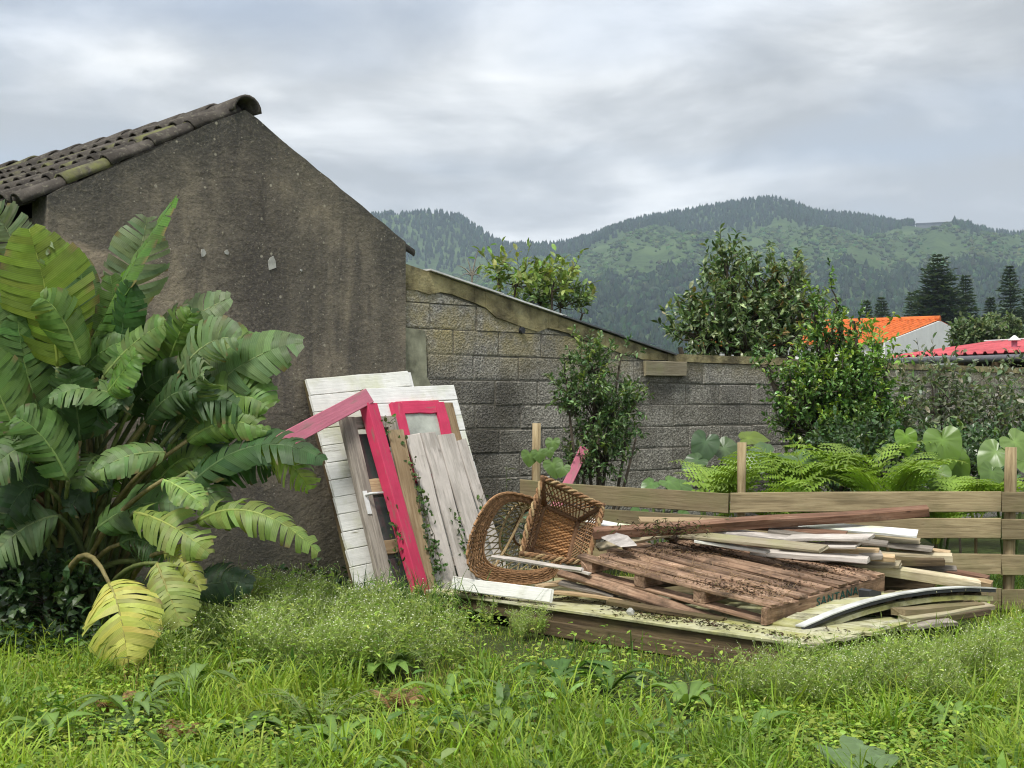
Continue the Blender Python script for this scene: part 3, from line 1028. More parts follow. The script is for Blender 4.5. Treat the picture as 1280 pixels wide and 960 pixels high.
for k, (yl, ym, yr) in enumerate(((616, 628, 627), (648, 659, 661), (690, 703, 705), (728, 743, 748))):
    dy = random.uniform(-1.5, 1.5)
    rail(650, yl - 6 + dy, 911, ym + (2 if k == 0 else 0), 10.22, 9.80)
    rail(913, ym, 1251, yr, 9.79, 9.55)
    rail(1252, yr + 1, 1430, yr + 2, 9.55, 9.43)

# ================================================================= FAR HOUSES
def corrugated(p0, p1, back, pitch, amp, th=.012):
    """sheet from edge p0-p1 pushed along back, ribs running up the slope"""
    p0, p1, back = map(lambda q: np.asarray(q, float), (p0, p1, back))
    L = np.linalg.norm(p1 - p0)
    d = (p1 - p0) / L
    up = nrm(np.cross(d, back)); up = up if up[2] > 0 else -up
    s, hh = [], []
    x = 0.0
    while x < L:
        for f_, z in ((0, 0), (.55, 0), (.68, 1), (.87, 1)):
            if x + f_ * pitch <= L:
                s.append(x + f_ * pitch); hh.append(z * amp)
        x += pitch
    s, hh = np.array(s), np.array(hh)
    A = p0 + d * s[:, None] + up * hh[:, None]
    B = A + back
    n = len(s)
    mb = MB()
    V = np.concatenate([A, B, A - up * th, B - up * th])
    k = np.arange(n - 1)
    Q = np.concatenate([np.stack([k, k + 1, n + k + 1, n + k], -1), np.stack([2 * n + k + 1, 2 * n + k, 3 * n + k, 3 * n + k + 1], -1), np.stack([k + 1, k, 2 * n + k, 2 * n + k + 1], -1), np.stack([n + k, n + k + 1, 3 * n + k + 1, 3 * n + k], -1)])
    return mb.add(V, None, Q)


e0, e1 = at(1106, 448, 24.2), at(1330, 438.5, 20.6)
ed = nrm((e1 - e0) * (1, 1, 0))
bk = nrm(np.array((-ed[1], ed[0], 0)))
e1[2] = e0[2] = 2.20
shed = thing('red_roofed_shed', 'low shed with red corrugated metal roof behind the block wall', 'shed', e0 * (1, 1, 0))
corrugated(e0, e1, bk * 2.3 + ZUP * .30, .22, .035).build('roof_sheet', REDM, shed)
mb = MB()
mb.tube([e0 - bk * .05 - ZUP * .075 - ed * .1, lerp(e0, e1, .5) - bk * .05 - ZUP * .085, e1 - bk * .05 - ZUP * .095], .055, 8)
mb.build('gutter', GREYPL, shed, True)
for t in (.03, .2, .42, .63, .85):
    p = lerp(e0, e1, t) + bk * .12
    MB().box((p[0] - .06, p[1] - .06, 0), (p[0] + .06, p[1] + .06, 2.17)).build('post', DARKW, shed)
mb = MB()
q0, q1 = e0 + bk * 1.6, e1 + bk * 1.6
mb.prism([q0 * (1, 1, 0), q1 * (1, 1, 0), q1 * (1, 1, 1.08), q0 * (1, 1, 1.08)], bk * .1)
mb.build('rear_wall', DARKROOM, shed)  # near-black colour stands in for the shade inside the open shed
r0, r1 = e0 + bk * 2.3 + ZUP * .33, e1 + bk * 2.3 + ZUP * .33
plank('ridge_flashing', r0, r1, .22, .02, ZUP, METALW, shed, .001)
vp = at(1268, 431, 22.3)
vent = thing('roof_vent', 'white conical vent cap on the red metal roof', 'vent', vp)
MB().tube([vp - ZUP * .14, vp + ZUP * .07], .045, 10).build('vent_pipe', PINKF, vent, True)
MB().tube([vp + ZUP * .065, vp + ZUP * .08, vp + ZUP * .15], [.10, .095, .012], 12).build('vent_cap', METALW, vent, True)

oh = thing('orange_roofed_house', 'white house with bright orange tiled roof beyond the wall', 'house', at(1108, 460, 60) * (1, 1, 0))
Aq, Pq, Bq = at(1106, 428, 60), at(1187, 400.5, 66), at(1213, 421, 70.2)
gd = nrm((Bq - Aq) * (1, 1, 0))
rb = np.array((-gd[1], gd[0], 0)); rb = rb if rb[0] < 0 else -rb
t_ = np.dot((Pq - Aq) * (1, 1, 0), gd)
Pq = Aq + gd * t_ + ZUP * (Pq[2] - Aq[2])
mb = MB()
mb.prism([Aq * (1, 1, 0), Bq * (1, 1, 0), Bq, Pq, Aq], rb * .25)
mb.build('gable_wall', WHITEW, oh)
mb = MB()
mb.prism([Aq * (1, 1, 0) + gd * .01 + rb * .25, Aq * (1, 1, 0) + gd * .01 + rb * 9, Aq + gd * .01 + rb * 9 - ZUP * .05, Aq + gd * .01 + rb * .25 - ZUP * .05], gd * .25)
mb.build('side_wall', WHITEW, oh)
corrugated(Aq + rb * .05 + ZUP * .06 - gd * .25 - ZUP * .08, Aq + rb * 9 + ZUP * .06 - gd * .25 - ZUP * .08, (Pq - Aq) + gd * .25 + ZUP * .08, .28, .07).build('roof', ORANGE, oh)
corrugated(Bq + rb * .05 + ZUP * .06, Bq + rb * 9 + ZUP * .06, Pq - Bq, .28, .07).build('roof', ORANGE, oh)
MB().tube([Pq + ZUP * .1, Pq + rb * 9 + ZUP * .1], .14, 8).build('ridge_cap', ORANGE, oh)

# ================================================================= SHED PARTS LEANING ON THE WALL
LT = hp_(1.2, 1.62, .035)                                  # where the tops touch the wall
VUP = nrm(-NW * .57 + ZUP * 1.62)
NL = nrm(np.cross(U, VUP)); NL = NL if np.dot(NL, NW) > 0 else -NL


def ln(px, py, k=0.0):
    """point of the leaning plane, k metres proud of it"""
    return onplane(px, py, LT + NL * k, NL)


def toground(a, b, z=0.02):
    """carries the line a-b on past b down to the ground"""
    a, b = np.asarray(a), np.asarray(b)
    t = (z - a[2]) / (b[2] - a[2])
    return a + (b - a) * t


def plank_wall(root, TL, TR, BL, BR, n, mat_, t=.022):
    for i in range(n):
        f0 = (i + .5) / n
        w = np.linalg.norm(BL - TL) / n
        plank('plank', lerp(TL, BL, f0) - U * random.uniform(0, .008), lerp(TR, BR, f0) + U * random.uniform(0, .008), w - .0035, t, NL + VUP * random.uniform(-.012, .012), mat_, root, .0012)


TL, TR, BLx = ln(383, 474), ln(508, 463.5), toground(ln(383, 474), ln(441, 718))
pan1 = thing('shed_wall_panel', 'tall white boarded shed panel with green algae, leaning behind the weathered door', 'panel', BLx)
plank_wall(pan1, TL, TR, BLx, TR + (BLx - TL), 13, WHITEM)
for f in (.03, .5, .97):
    a = lerp(TL, TR, f) - NL * .035
    plank('batten', a, a + (BLx - TL) * .985, .05, .045, NL, DARKW, pan1)
K2 = .075
TL, TR = ln(455, 486, K2), ln(566, 481.5, K2)
BRx = toground(TR, ln(607, 640, K2))
BLx = TL + (BRx - TR)
pan2 = thing('shed_wall_panel', 'white boarded shed panel with a pink framed window, leaning on the block wall', 'panel', BRx)
plank_wall(pan2, TL, TR, BLx, BRx, 13, WHITEP)
for f in (.03, .97):
    a = lerp(TL, TR, f) - NL * .034
    plank('batten', a, a + (BLx - TL) * .985, .05, .042, NL, DARKW, pan2)
K3 = K2 + .025
dn = nrm(BLx - TL)
wf = [ln(490, 504, K3), ln(550, 504, K3)]
wb = [wf[0] + dn * .62, wf[1] + dn * .62]
fr = plank('window_frame', wf[0] + U * .03 + dn * .035, wf[1] - U * .02 + dn * .035, .10, .03, NL, PINK, pan2)
plank('window_frame', wf[0] + U * .03, wb[0] + U * .03, .11, .034, NL, PINK, pan2)
plank('window_frame', wf[1] - U * .02, wb[1] - U * .02, .10, .034, NL, PINK, pan2)
plank('window_frame', wb[0] + U * .03 - dn * .03, wb[1] - U * .02 - dn * .03, .06, .03, NL, PINK, pan2)
pm = (wf[0] + wf[1] + wb[0] + wb[1]) / 4 - NL * .004
MB().box((-.30, -np.linalg.norm(wf[1] - wf[0]) / 2 + .03, -.003), (.30, np.linalg.norm(wf[1] - wf[0]) / 2 - .03, .003)).build('pane', GLASSL, pan2, False, frame(pm, dn, NL))
plank('trim_board', ln(557, 504, K3), ln(557, 504, K3) + dn * .45, .13, .02, NL, TANW, pan2)

# the weathered half door with three panes
K4 = .125
d0, d1 = ln(432, 522, K4), ln(447, 724, K4)
dl_t, dl_b = ln(433, 522, K4), toground(ln(433, 522, K4), ln(479, 722, K4))
door = thing('glazed_door', 'weathered grey wooden door with dark panes and a white lever handle', 'door', dl_b)
dd = nrm(dl_b - dl_t)
dL = np.linalg.norm(dl_b - dl_t)
sx = nrm(U - dd * np.dot(U, dd))
DW = .40
plank('stile', dl_t, dl_b, .125, .042, NL, GREYW, door)
plank('stile', dl_t + sx * DW, dl_b + sx * DW, .095, .042, NL, GREYW, door)
for f, wd in ((.0, .09), (.35, .10), (.68, .10), (.96, .12)):
    c_ = dl_t + dd * (dL * f + .045)
    plank('rail', c_ + sx * .05, c_ + sx * (DW - .05), wd, .036, NL, TANW if f > .1 else GREYW, door)
for f0, f1 in ((.08, .35), (.43, .68), (.76, .96)):
    a, b2 = dl_t + dd * (dL * f0 + .02) + sx * DW / 2, dl_t + dd * (dL * f1) + sx * DW / 2
    Lh = np.linalg.norm(b2 - a) / 2
    MB().box((-Lh, -DW / 2 + .04, -.003), (Lh, DW / 2 - .04, .003)).build('pane', GLASS, door, False, frame((a + b2) / 2, dd, NL))
hb = ln(459, 628, K4 + .024)
MB().box((-.085, -.018, -.004), (.085, .018, .004)).build('handle_plate', METALW, door, False, frame(hb, dd, NL))
mb = MB()
hp0 = hb - dd * .05
mb.tube([hp0, hp0 + NL * .045, hp0 + NL * .05 + sx * .02, hp0 + NL * .05 + sx * .12], [.010, .010, .010, .008], 8)
mb.build('handle_lever', METALW, door, True)

K5 = .185
a = ln(460, 506, K5); b2 = toground(a, ln(518, 712, K5))
o = plank('painted_post', a, b2, .125, .08, NL + sx * .25, PINK, jit=.0015)
tag(o, 'bright pink painted post leaning over the weathered door', 'post')
a, b2 = ln(461, 495, K5 + .03), ln(330, 564, K5 + .10)
o = plank('painted_board', a, b2, .115, .03, NL, PINKF, jit=.0015)
tag(o, 'faded pink board sloping down from the pink post towards the big leaves', 'board')
a = ln(510, 470, -.03)
o = plank('narrow_batten', a + VUP * .02, a - VUP * .5, .05, .02, NL, WHITEP)
tag(o, 'thin white batten end standing up behind the pink window panel', 'batten')
for (t0, b0, w, mm, lab) in (((494, 537), (529, 702), .14, TANW, 'bleached board with a tan patch, beside the pink post'), ((482, 560), (514, 690), .08, GREYW, 'narrow grey strip wedged beside the pink post')):
    a = ln(*t0, K5 - .02); b2 = toground(a, ln(*b0, K5 - .02))
    tag(plank('leaning_board', a, b2, w, .022, NL, mm), lab, 'board')
K6 = .16
bp = thing('board_panel', 'pinkish grey bleached boards nailed together, leaning under the pink window', 'panel', ln(560, 700, K6))
for (tx, ty, bx, by, w) in ((515, 543, 556, 700, .138), (535, 541, 578, 700, .145), (557, 543, 599, 690, .172), (576, 550, 612, 660, .10)):
    a = ln(tx, ty, K6 + random.uniform(-.004, .004)); b2 = toground(a, ln(bx, by, K6))
    plank('board', a, b2, w, .02, NL, PALEW, bp)
for f in (.3, .8):
    a, b2 = ln(515, 545, K6 - .022), ln(580, 550, K6 - .022)
    q = (toground(a, ln(560, 700, K6 - .022)) - a) * f
    plank('cross_batten', a + q, b2 + q, .07, .02, NL, GREYW, bp)

# ================================================================= TIMBER PILE
E1 = nrm(np.array((2.064, -2.11, 0)))
E2 = np.array((-E1[1], E1[0], 0))
A_ = np.array((-.541, 9.42, 0))


def pe(a, b, z):
    return A_ + E1 * a + E2 * b + ZUP * z


plat = thing('floor_platform', 'low mossy cream boarded platform under the timber pile', 'platform', pe(1.4, .5, 0))
for k in range(8):
    plank('floor_board', pe(-.02 + random.uniform(-.03, .05), .07 + k * .142, .158), pe(2.96 + random.uniform(-.06, .05), .07 + k * .142, .158), .138, .02, ZUP, CREAMM, plat)
for a in (.25, 1.1, 1.95, 2.75):
    plank('joist', pe(a, .08, .072), pe(a, 1.12, .072), .07, .148, ZUP, DARKW, plat)
beams = [((.05, .045, .105), (2.95, .045, .105), .085, .035, 'damp brown timber edge board just under the mossy platform lip'),
         ((.75, .02, .04), (2.98, .02, .04), .09, .04, 'lowest brown timber board along the grass, under the edge board')]
for p, q, w, t, lab in beams:
    o = plank('timber_board', pe(*p), pe(*q), w, t, -E2, DARKW)
    tag(o, lab, 'board')
# short cream board on edge, on the platform's left end
a, b2 = at(566, 728, 9.22), at(690, 745.5, 8.72)
tag(plank('short_board', a, b2, .085, .022, np.array((-.55, -.8, .25)), WHITEM), 'short mossy white board on edge at the left end of the pile', 'board')

# -- the pallet with the stencilled end board
Np, Rp, Lp = np.array((1.40, 7.9, .292)), np.array((2.217, 8.75, .385)), np.array((.441, 8.9, .443))
xl = nrm(Lp - Np)
yl = (Rp - Np) - xl * np.dot(Rp - Np, xl); PLy = np.linalg.norm(yl); yl = yl / PLy
zl = nrm(np.cross(yl, xl)); zl = zl if zl[2] > 0 else -zl
PLx = 1.40


def pp(x, y, z):
    return Np + xl * x + yl * y + zl * z


pallet = thing('wooden_pallet', 'dirty brown wooden pallet stencilled on its end board, on top of the pile', 'pallet', pp(.7, .6, -.12))
nb = 9
for k in range(nb):
    y = .055 + k * (PLy - .11) / (nb - 1)
    plank('deck_board', pp(-.034 + random.uniform(-.006, .012), y, -.009 + random.uniform(-.003, .004)), pp(PLx + random.uniform(-.03, .05), y + random.uniform(-.008, .008), -.009), .092 + random.uniform(-.012, .008), .02, zl, PALW, pallet, .005)
for x in (.46, .92, 1.37):
    plank('stringer', pp(x, .01, -.0575), pp(x, PLy - .01, -.0575), .085, .075, zl, PALW, pallet)
eb = plank('end_board', pp(-.012, -.01, -.0695), pp(-.012, PLy + .01, -.0695), .095, .04, -xl, PALW, pallet, .002)
eb['label'] = 'end board with faded green stencilled letters'
for y in (.06, .59, 1.12):
    plank('bottom_board', pp(.02, y, -.106), pp(PLx + .03, y, -.106), .10, .02, zl, PALW, pallet)
for x in (.46, .92, 1.37):
    for y in (.06,):
        pass
tcv = bpy.data.curves.new('lettering', 'FONT')
tcv.body = 'SANTANA'
tcv.size = .074
tcv.extrude = .0012
tcv.space_character = 1.15
tob = bpy.data.objects.new('tmp_text', tcv)
COL.objects.link(tob)
bpy.context.view_layer.update()
tme = bpy.data.meshes.new_from_object(tob.evaluated_get(bpy.context.evaluated_depsgraph_get()))
bpy.data.objects.remove(tob)
tme.name = 'lettering'
link('lettering', tme, GREENPR, eb, False, frame(pp(-.0358, .46, -.088), yl, -xl)).scale = (1.15, 1, 1)

# second pallet frame under the first
lp = thing('broken_pallet_frame', 'broken brown pallet frame squeezed between the stencilled pallet and the platform', 'pallet', pp(.9, .5, -.2))
plank('side_board', at(701, 714, 8.98), at(950, 791, 8.0), .07, .03, zl - yl * .6, PALW, lp)
plank('cross_board', at(674, 733, 8.85), at(740, 722, 9.2), .08, .02, ZUP, TANW, lp)
plank('side_board', at(690, 739, 8.9), at(800, 752, 8.62), .07, .02, ZUP, TANW, lp)
for (x, y, z) in ((.2, .12, -.135), (.9, .16, -.20), (1.3, .2, -.215)):
    p = pp(x, y, 0)
    plank('cross_board', p + (0, 0, z - .01), p + E2 * .9 + (0, 0, z - .01), .09, .022, ZUP, DARKW, lp)
tag(plank('thin_batten', at(615, 696, 9.1), at(728, 712, 8.75), .03, .018, np.array((0, -.6, .8)), PALEW), 'thin bluish white batten poking out of the round wicker hoop', 'batten')
tag(plank('thin_batten', at(700, 710, 9.0), at(738, 717, 8.8), .03, .016, ZUP, PALEW), 'short white batten under the bluish batten by the pallet corner', 'batten')
gb = gz(788, 765, .2)
mb = MB(); mb.add(ICO * (.026, .022, .03) * rng.uniform(.8, 1.2, (12, 1)), ICOT)
tag(mb.build('concrete_lump', plain('pale_concrete', (.4, .4, .37), .9), None, False, frame(gz(788, 770, .165) + (0, 0, .026), E1, ZUP)), 'small grey concrete lump on the mossy platform lip', 'lump')

# -- the bowed cream wall panel at the right end
EC = [(1000, 786, 7.80), (1040, 768.5, 7.97), (1080, 755, 8.12), (1120, 745.5, 8.26), (1160, 739.5, 8.38), (1200, 736.5, 8.47), (1240, 738, 8.56)]
EP = np.array([at(*e) for e in EC])


def ecurve(t):
    k = np.linspace(0, 1, len(EP))
    return np.array([np.interp(t, k, EP[:, i]) for i in range(3)])


deck = thing('bowed_wall_panel', 'bowed cream boarded panel with white and black edging on the pile', 'panel', EP[3] * (1, 1, 0))
npk = 13
bdir = nrm(np.array((-.74, .67, 0)))
for k in range(npk):
    t = (k + .5) / npk
    p = ecurve(t)
    tg = nrm(ecurve(min(1, t + .02)) - ecurve(max(0, t - .02)))
    L = .85
    q = p + bdir * L
    q[2] = max(p[2] - .13, .178)
    n_ = np.cross(tg, bdir); n_ = n_ if n_[2] > 0 else -n_
    plank('plank', p, q, np.linalg.norm(EP[-1] - EP[0]) / npk * .93, .02, n_, CREAMM, deck, .002)


def sweep(name, off0, off1, h0, h1, mat_):
    mb = MB()
    ts = np.linspace(0, 1, 15)
    V, Q = [], []
    fd = -bdir
    for t in ts:
        p = ecurve(t)
        for d, h in ((off0, h0), (off1, h0), (off1, h1), (off0, h1)):
            V.append(p + fd * d + ZUP * h)
    for i in range(14):
        for k in range(4):
            Q.append((i * 4 + k, i * 4 + (k + 1) % 4, (i + 1) * 4 + (k + 1) % 4, (i + 1) * 4 + k))
    Q += [(3, 2, 1, 0), (56, 57, 58, 59)]
    mb.add(V, None, Q)
    return mb.build(name, mat_, deck)


sweep('white_edging', -.03, .028, .011, .018, EDGEW)
sweep('rubber_seal', .009, .024, -.010, .0095, DARKPL)
sweep('lower_trim', -.03, .008, -.062, -.034, CREAMM)
for k in range(11):
    t = (k + .5) / 11
    p = ecurve(t) - ZUP * .0285 + bdir * .03
    plank('slat_end', p, p + bdir * .25, .09, .017, ZUP, DARKW, deck, .002)  # dark wood colour stands in for the shaded gap below the edging
# timbers under the bowed panel
for (x0, y0, Y0, x1, y1, Y1, w, t, mm, lab) in (
        (1060, 790, 7.9, 1228, 764, 8.45, .12, .035, DARKW, 'grey brown plank at the very bottom under the bowed panel'),
        (1122, 765, 8.15, 1222, 757, 8.5, .11, .04, FENCEW, 'short brown timber under the right end of the bowed panel'),
        (1010, 797, 7.75, 1135, 776, 8.12, .05, .03, CREAMM, 'mossy cream batten hanging under the bowed panel edge')):
    tag(plank('timber_offcut', at(x0, y0, Y0), at(x1, y1, Y1), w, t, ZUP, mm), lab, 'timber')
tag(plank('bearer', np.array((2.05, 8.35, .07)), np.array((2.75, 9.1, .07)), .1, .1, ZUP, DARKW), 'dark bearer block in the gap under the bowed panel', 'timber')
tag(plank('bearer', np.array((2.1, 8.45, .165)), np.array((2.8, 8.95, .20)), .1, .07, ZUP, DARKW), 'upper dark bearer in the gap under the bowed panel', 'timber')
bb = at(1088, 742, 8.35)
tag(MB().prism([(-.045, -.04, -.03), (.045, -.04, -.03), (.05, -.04, .012), (-.02, -.04, .035), (-.045, -.04, .03)], (0, .09, 0)).build('plastic_block', DARKPL, None, False, frame(bb + (0, 0, -.004), np.array((.85, .5, .1)), ZUP)), 'small black wedge shaped block on the bowed panel', 'block')

# -- loose boards heaped behind the pallet
heap = [
    # x0,y0,Y0, x1,y1,Y1, width, thick, material, label
    (1085, 709, 8.95, 1226, 731, 8.72, .075, .06, PALEB, 'long pale squared beam lying on the bowed panel towards the fence post'),
    (1195, 727, 8.80, 1240, 733, 8.70, .06, .06, TANW, 'short tan beam end beside the pale squared beam'),
    (1030, 706, 9.05, 1125, 705, 8.85, .10, .022, PALEB, 'yellowish board low in the heap above the bowed panel'),
    (1060, 700, 9.12, 1180, 702, 9.0, .09, .045, DARKW, 'dark red brown timber low in the heap towards the fence'),
    (1090, 707, 9.2, 1196, 711, 9.05, .08, .02, GREYW, 'thin grey board low in the heap above the pale beam'),
    (1025, 697, 8.92, 1102, 694, 8.85, .12, .03, GREYW, 'grey board with a split end in the middle of the heap'),
    (940, 690, 9.1, 1086, 699, 8.78, .11, .035, PALEW, 'pale thick board end in the middle of the heap'),
    (1000, 686, 9.05, 1098, 688, 8.9, .10, .02, TANW, 'tan board in the middle of the heap under the white boards'),
    (1080, 679, 9.2, 1166, 686, 9.05, .09, .022, GREYW, 'grey splintered board sticking out towards the fence'),
    (1060, 671, 9.28, 1150, 677, 9.15, .10, .02, PALEB, 'mossy grey board under the long white board'),
    (975, 680, 9.05, 1072, 683, 8.8, .10, .018, PALEW, 'thin pale board just under the upper white boards'),
    (855, 668, 9.2, 1030, 686, 8.62, .15, .02, PALEB, 'wide pale yellow board sloping down to its free end over the pallet'),
    (985, 672, 9.05, 1090, 672, 8.78, .13, .02, PALEW, 'pale grey board on top of the heap with a square end'),
    (1000, 656, 9.35, 1146, 667, 9.05, .12, .02, WHITEP, 'clean white board on top of the heap below the rust brown beam'),
    (900, 655, 9.4, 1058, 668, 9.1, .10, .02, RUSTW, 'red brown board flat under the long rust brown beam'),
    (1020, 690, 8.98, 1118, 698, 8.82, .07, .035, TANW, 'tan split board end in the middle of the heap'),
    (960, 664, 9.2, 1110, 680, 8.98, .09, .022, GREYW, 'grey board crossing under the clean white board'),
    (1095, 694, 9.15, 1190, 698, 9.02, .06, .05, PALEB, 'pale thick batten end sticking out low towards the fence'),
    (880, 662, 9.3, 1010, 676, 9.0, .12, .02, PALEW, 'bleached board lying under the wide pale yellow board'),
    (700, 728, 8.95, 770, 745, 8.7, .07, .02, GREYW, 'grey splinter lying on the platform beside the broken pallet frame'),
    (760, 752, 8.6, 905, 776, 8.1, .05, .03, DARKW, 'dark batten lying along the platform under the stencilled pallet'),
    (1130, 774, 8.1, 1236, 757, 8.5, .09, .03, PALEB, 'pale broken plank poking out at the bottom right of the pile'),
    (1080, 786, 7.95, 1190, 776, 8.2, .10, .025, GREYW, 'grey broken plank low in the weeds under the bowed panel'),
    (1150, 708, 9.15, 1236, 722, 8.95, .07, .025, RUSTW, 'short red brown board wedged above the pale squared beam'),
    (1120, 684, 9.2, 1188, 692, 9.1, .07, .03, TANW, 'tan broken batten end in the heap pointing at the tall fence post'),
    (930, 650, 9.45, 1045, 658, 9.3, .09, .02, GREYW, 'grey plank tucked between the rust brown beam and the fence'),
    (870, 676, 9.1, 960, 690, 8.85, .06, .02, WHITEP, 'narrow white lath lying across the back corner of the pallet'),
    (735, 652, 9.5, 800, 662, 9.35, .12, .02, WHITEM, 'white board leaning on the fence behind the wicker basket'),
    (745, 684, 9.3, 880, 657, 9.5, .12, .022, PALEB, 'cream board under the left end of the rust brown beam'),
    (800, 650, 9.5, 920, 652, 9.5, .10, .02, TANW, 'tan board flat in front of the fence behind the pallet'),
]
for (x0, y0, Y0, x1, y1, Y1, w, t, mm, lab) in heap:
    tag(plank('loose_board', at(x0, y0, Y0), at(x1, y1, Y1), w, t, np.array((random.uniform(-.06, .06), random.uniform(-.28, -.1), 1)), mm), lab, 'board')
o = plank('long_beam', at(742, 667, 9.15), at(1160, 638.5, 9.25), .075, .06, ZUP - np.array((0, .3, 0)), RUSTW, jit=.006)
tag(o, 'long rust brown beam lying across the top of the heap', 'beam')
# criss-cross timbers that carry the heap
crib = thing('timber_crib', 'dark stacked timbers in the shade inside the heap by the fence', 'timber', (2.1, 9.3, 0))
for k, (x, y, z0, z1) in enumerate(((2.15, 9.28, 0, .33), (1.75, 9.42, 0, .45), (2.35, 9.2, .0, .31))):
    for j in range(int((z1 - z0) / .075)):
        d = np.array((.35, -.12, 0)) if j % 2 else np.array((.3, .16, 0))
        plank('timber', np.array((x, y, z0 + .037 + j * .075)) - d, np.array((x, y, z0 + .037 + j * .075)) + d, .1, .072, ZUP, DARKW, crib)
# crumpled white sheet
p = [at(752, 662, 9.25), at(785, 671, 9.0), at(796, 682, 8.85), at(776, 684, 8.85), at(752, 673, 9.1)]
tag(MB().prism(p, (0, .01, .006)).build('plastic_sheet', plain('dull_white_sheet', (.42, .39, .36), .7, .3, .3, 12.0), None), 'crumpled dull white sheet tucked under the rust brown beam', 'sheet')

# leaf litter on the pallet
mb = MB()
n = 5200
xx, yy = rng.beta(1.5, 1.5, n) * 1.34 + .03, rng.uniform(.03, PLy - .03, n)
keep = (np.sin(xx * 5.1 + 1) + np.sin(yy * 6.3 + xx * 3) + rng.normal(0, .5, n)) > .25
xx, yy = xx[keep], yy[keep]
P = Np + xl * xx[:, None] + yl * yy[:, None] + zl * .004
D = rdir(len(P)) * (1, 1, .25)
leaves(mb, P, D, np.array((0, 0, 1.0)) + rdir(len(P)) * .4, rng.uniform(.008, .03, len(P)), rng.uniform(.004, .013, len(P)), tints(len(P), [(.035, .024, .015), (.07, .045, .025), (.16, .10, .05)], .3), .3, .1)
n = 260
xx, yy = rng.uniform(0, 1.3, n), rng.normal(.2, .25, n).clip(.02, PLy - .05)
P = Np + xl * xx[:, None] + yl * yy[:, None] + zl * .006
for k in range(n):
    d = rdir(1)[0] * (1, 1, .3)
    mb.tube([P[k], P[k] + d * .05 + (0, 0, .015), P[k] + d * rng.uniform(.07, .13)], .0012, 3, (.30, .20, .11), cap=False)
n = 2600
aa, bb_ = rng.uniform(.1, 2.9, n), rng.beta(1.2, 2.2, n) * .55 + .02
keep = (np.sin(aa * 4.3) + np.sin(bb_ * 17 + aa * 2.1) + rng.normal(0, .6, n)) > .1
P = A_ + E1 * aa[keep][:, None] + E2 * bb_[keep][:, None] + ZUP * .171
n = len(P)
leaves(mb, P, rdir(n) * (1, 1, .25), ZUP + rdir(n) * .4, rng.uniform(.01, .04, n), rng.uniform(.005, .016, n), tints(n, [(.04, .028, .017), (.09, .06, .03), (.10, .11, .03)], .3), .3, .1)
tag(mb.build('leaf_litter', DEBRIS), 'dark leaf litter and dry stalks scattered on the pallet and platform boards', 'litter', kind='stuff')
mb = MB()
n = 420
P = at(838, 660, 9.12) + rng.normal(0, 1, (n, 3)) * (.14, .10, .022) + (0, 0, -.005)
leaves(mb, P, rdir(n) * (1, 1, .5), ZUP + rdir(n) * .5, rng.uniform(.02, .06, n), rng.uniform(.004, .012, n), tints(n, [(.07, .09, .02), (.12, .10, .05), (.05, .035, .02)], .3), .2, .2)
tag(mb.build('dry_weed_clump', DEBRIS), 'clump of dry weeds lying across the rust brown beam', 'weeds', kind='stuff')

# ================================================================= WICKER
WB = (.30, .17, .085); WD = (.17, .095, .05); WL = (.40, .29, .15); WO = (.27, .22, .10)
# round hooped piece
hoop = [(664, 622), (650, 618), (636, 616), (622, 619), (610, 628), (600, 642), (592, 659), (586, 678), (584, 696), (588, 711), (598, 721), (616, 727), (640, 730), (666, 729), (688, 723), (700, 708), (702, 688), (698, 664), (687, 641), (676, 628)]


def closed_curve(pts, n):
    P = np.array(pts)
    m_ = len(P)
    t = np.linspace(0, m_, n, endpoint=False)
    i = t.astype(int)
    f = (t - i)[:, None]
    p0, p1, p2, p3 = P[(i - 1) % m_], P[i % m_], P[(i + 1) % m_], P[(i + 2) % m_]
    return .5 * ((2 * p1) + (-p0 + p2) * f + (2 * p0 - 5 * p1 + 4 * p2 - p3) * f ** 2 + (-p0 + 3 * p1 - 3 * p2 + p3) * f ** 3)


rim = closed_curve([at(x, y, 9.32 + (x - 640) * .0048) for x, y in hoop], 120)
cen = rim.mean(0)
axis = nrm(np.array((.38, .86, .10)))
wc = thing('wicker_chair_shell', 'round hooped wicker chair shell tipped on its side at the pile\'s left end', 'wicker chair', cen * (1, 1, 0) + (0, 0, .2))


def ring(scale, push):
    return cen + (rim - cen) * scale + axis * push


mb = MB()
nrow = 10
for k in range(nrow):
    s = 1.0 - .022 * k
    R = ring(s, .012 * math.sin(k * .6) + .008 * k)
    wob = .006 * np.sin(np.arange(120) * math.pi / 2.0 + (k % 2) * math.pi)
    mb.tube(R + axis * wob[:, None], .0082, 5, np.array(WB) * random.uniform(.75, 1.3), closed=True)
mb.build('woven_rim', WICKM, wc)
mb = MB()
i0, i1 = ring(.80, .085), ring(.42, .33)
mb.tube(ring(.79, .088), .011, 5, WB, closed=True)
mb.tube(ring(.43, .325), .010, 5, WD, closed=True)
mb.tube(ring(.62, .23), .008, 5, WL, closed=True)
for k in range(0, 120, 4):
    for d in (13, -13):
        a, b2 = i0[k], i1[(k + d) % 120]
        mid = (a + b2) / 2 + axis * .035 + nrm((a + b2) / 2 - cen) * .02
        mb.tube(bez(a, mid, b2, 6), .0042, 4, np.array(WO) * random.uniform(.7, 1.3), cap=False)
mb.build('lattice', WICKM, wc)
for k in range(0, 120, 10):
    MB().tube([ring(1.0, 0)[k], ring(.9, .05)[k], i0[k]], .008, 5, WD).build('frame_rod', WICKM, wc)
MB().tube(bez(i0[4], (i0[4] + i0[62]) / 2 + axis * .12, i0[62], 10), .009, 6, WL).build('cross_rod', WICKM, wc)

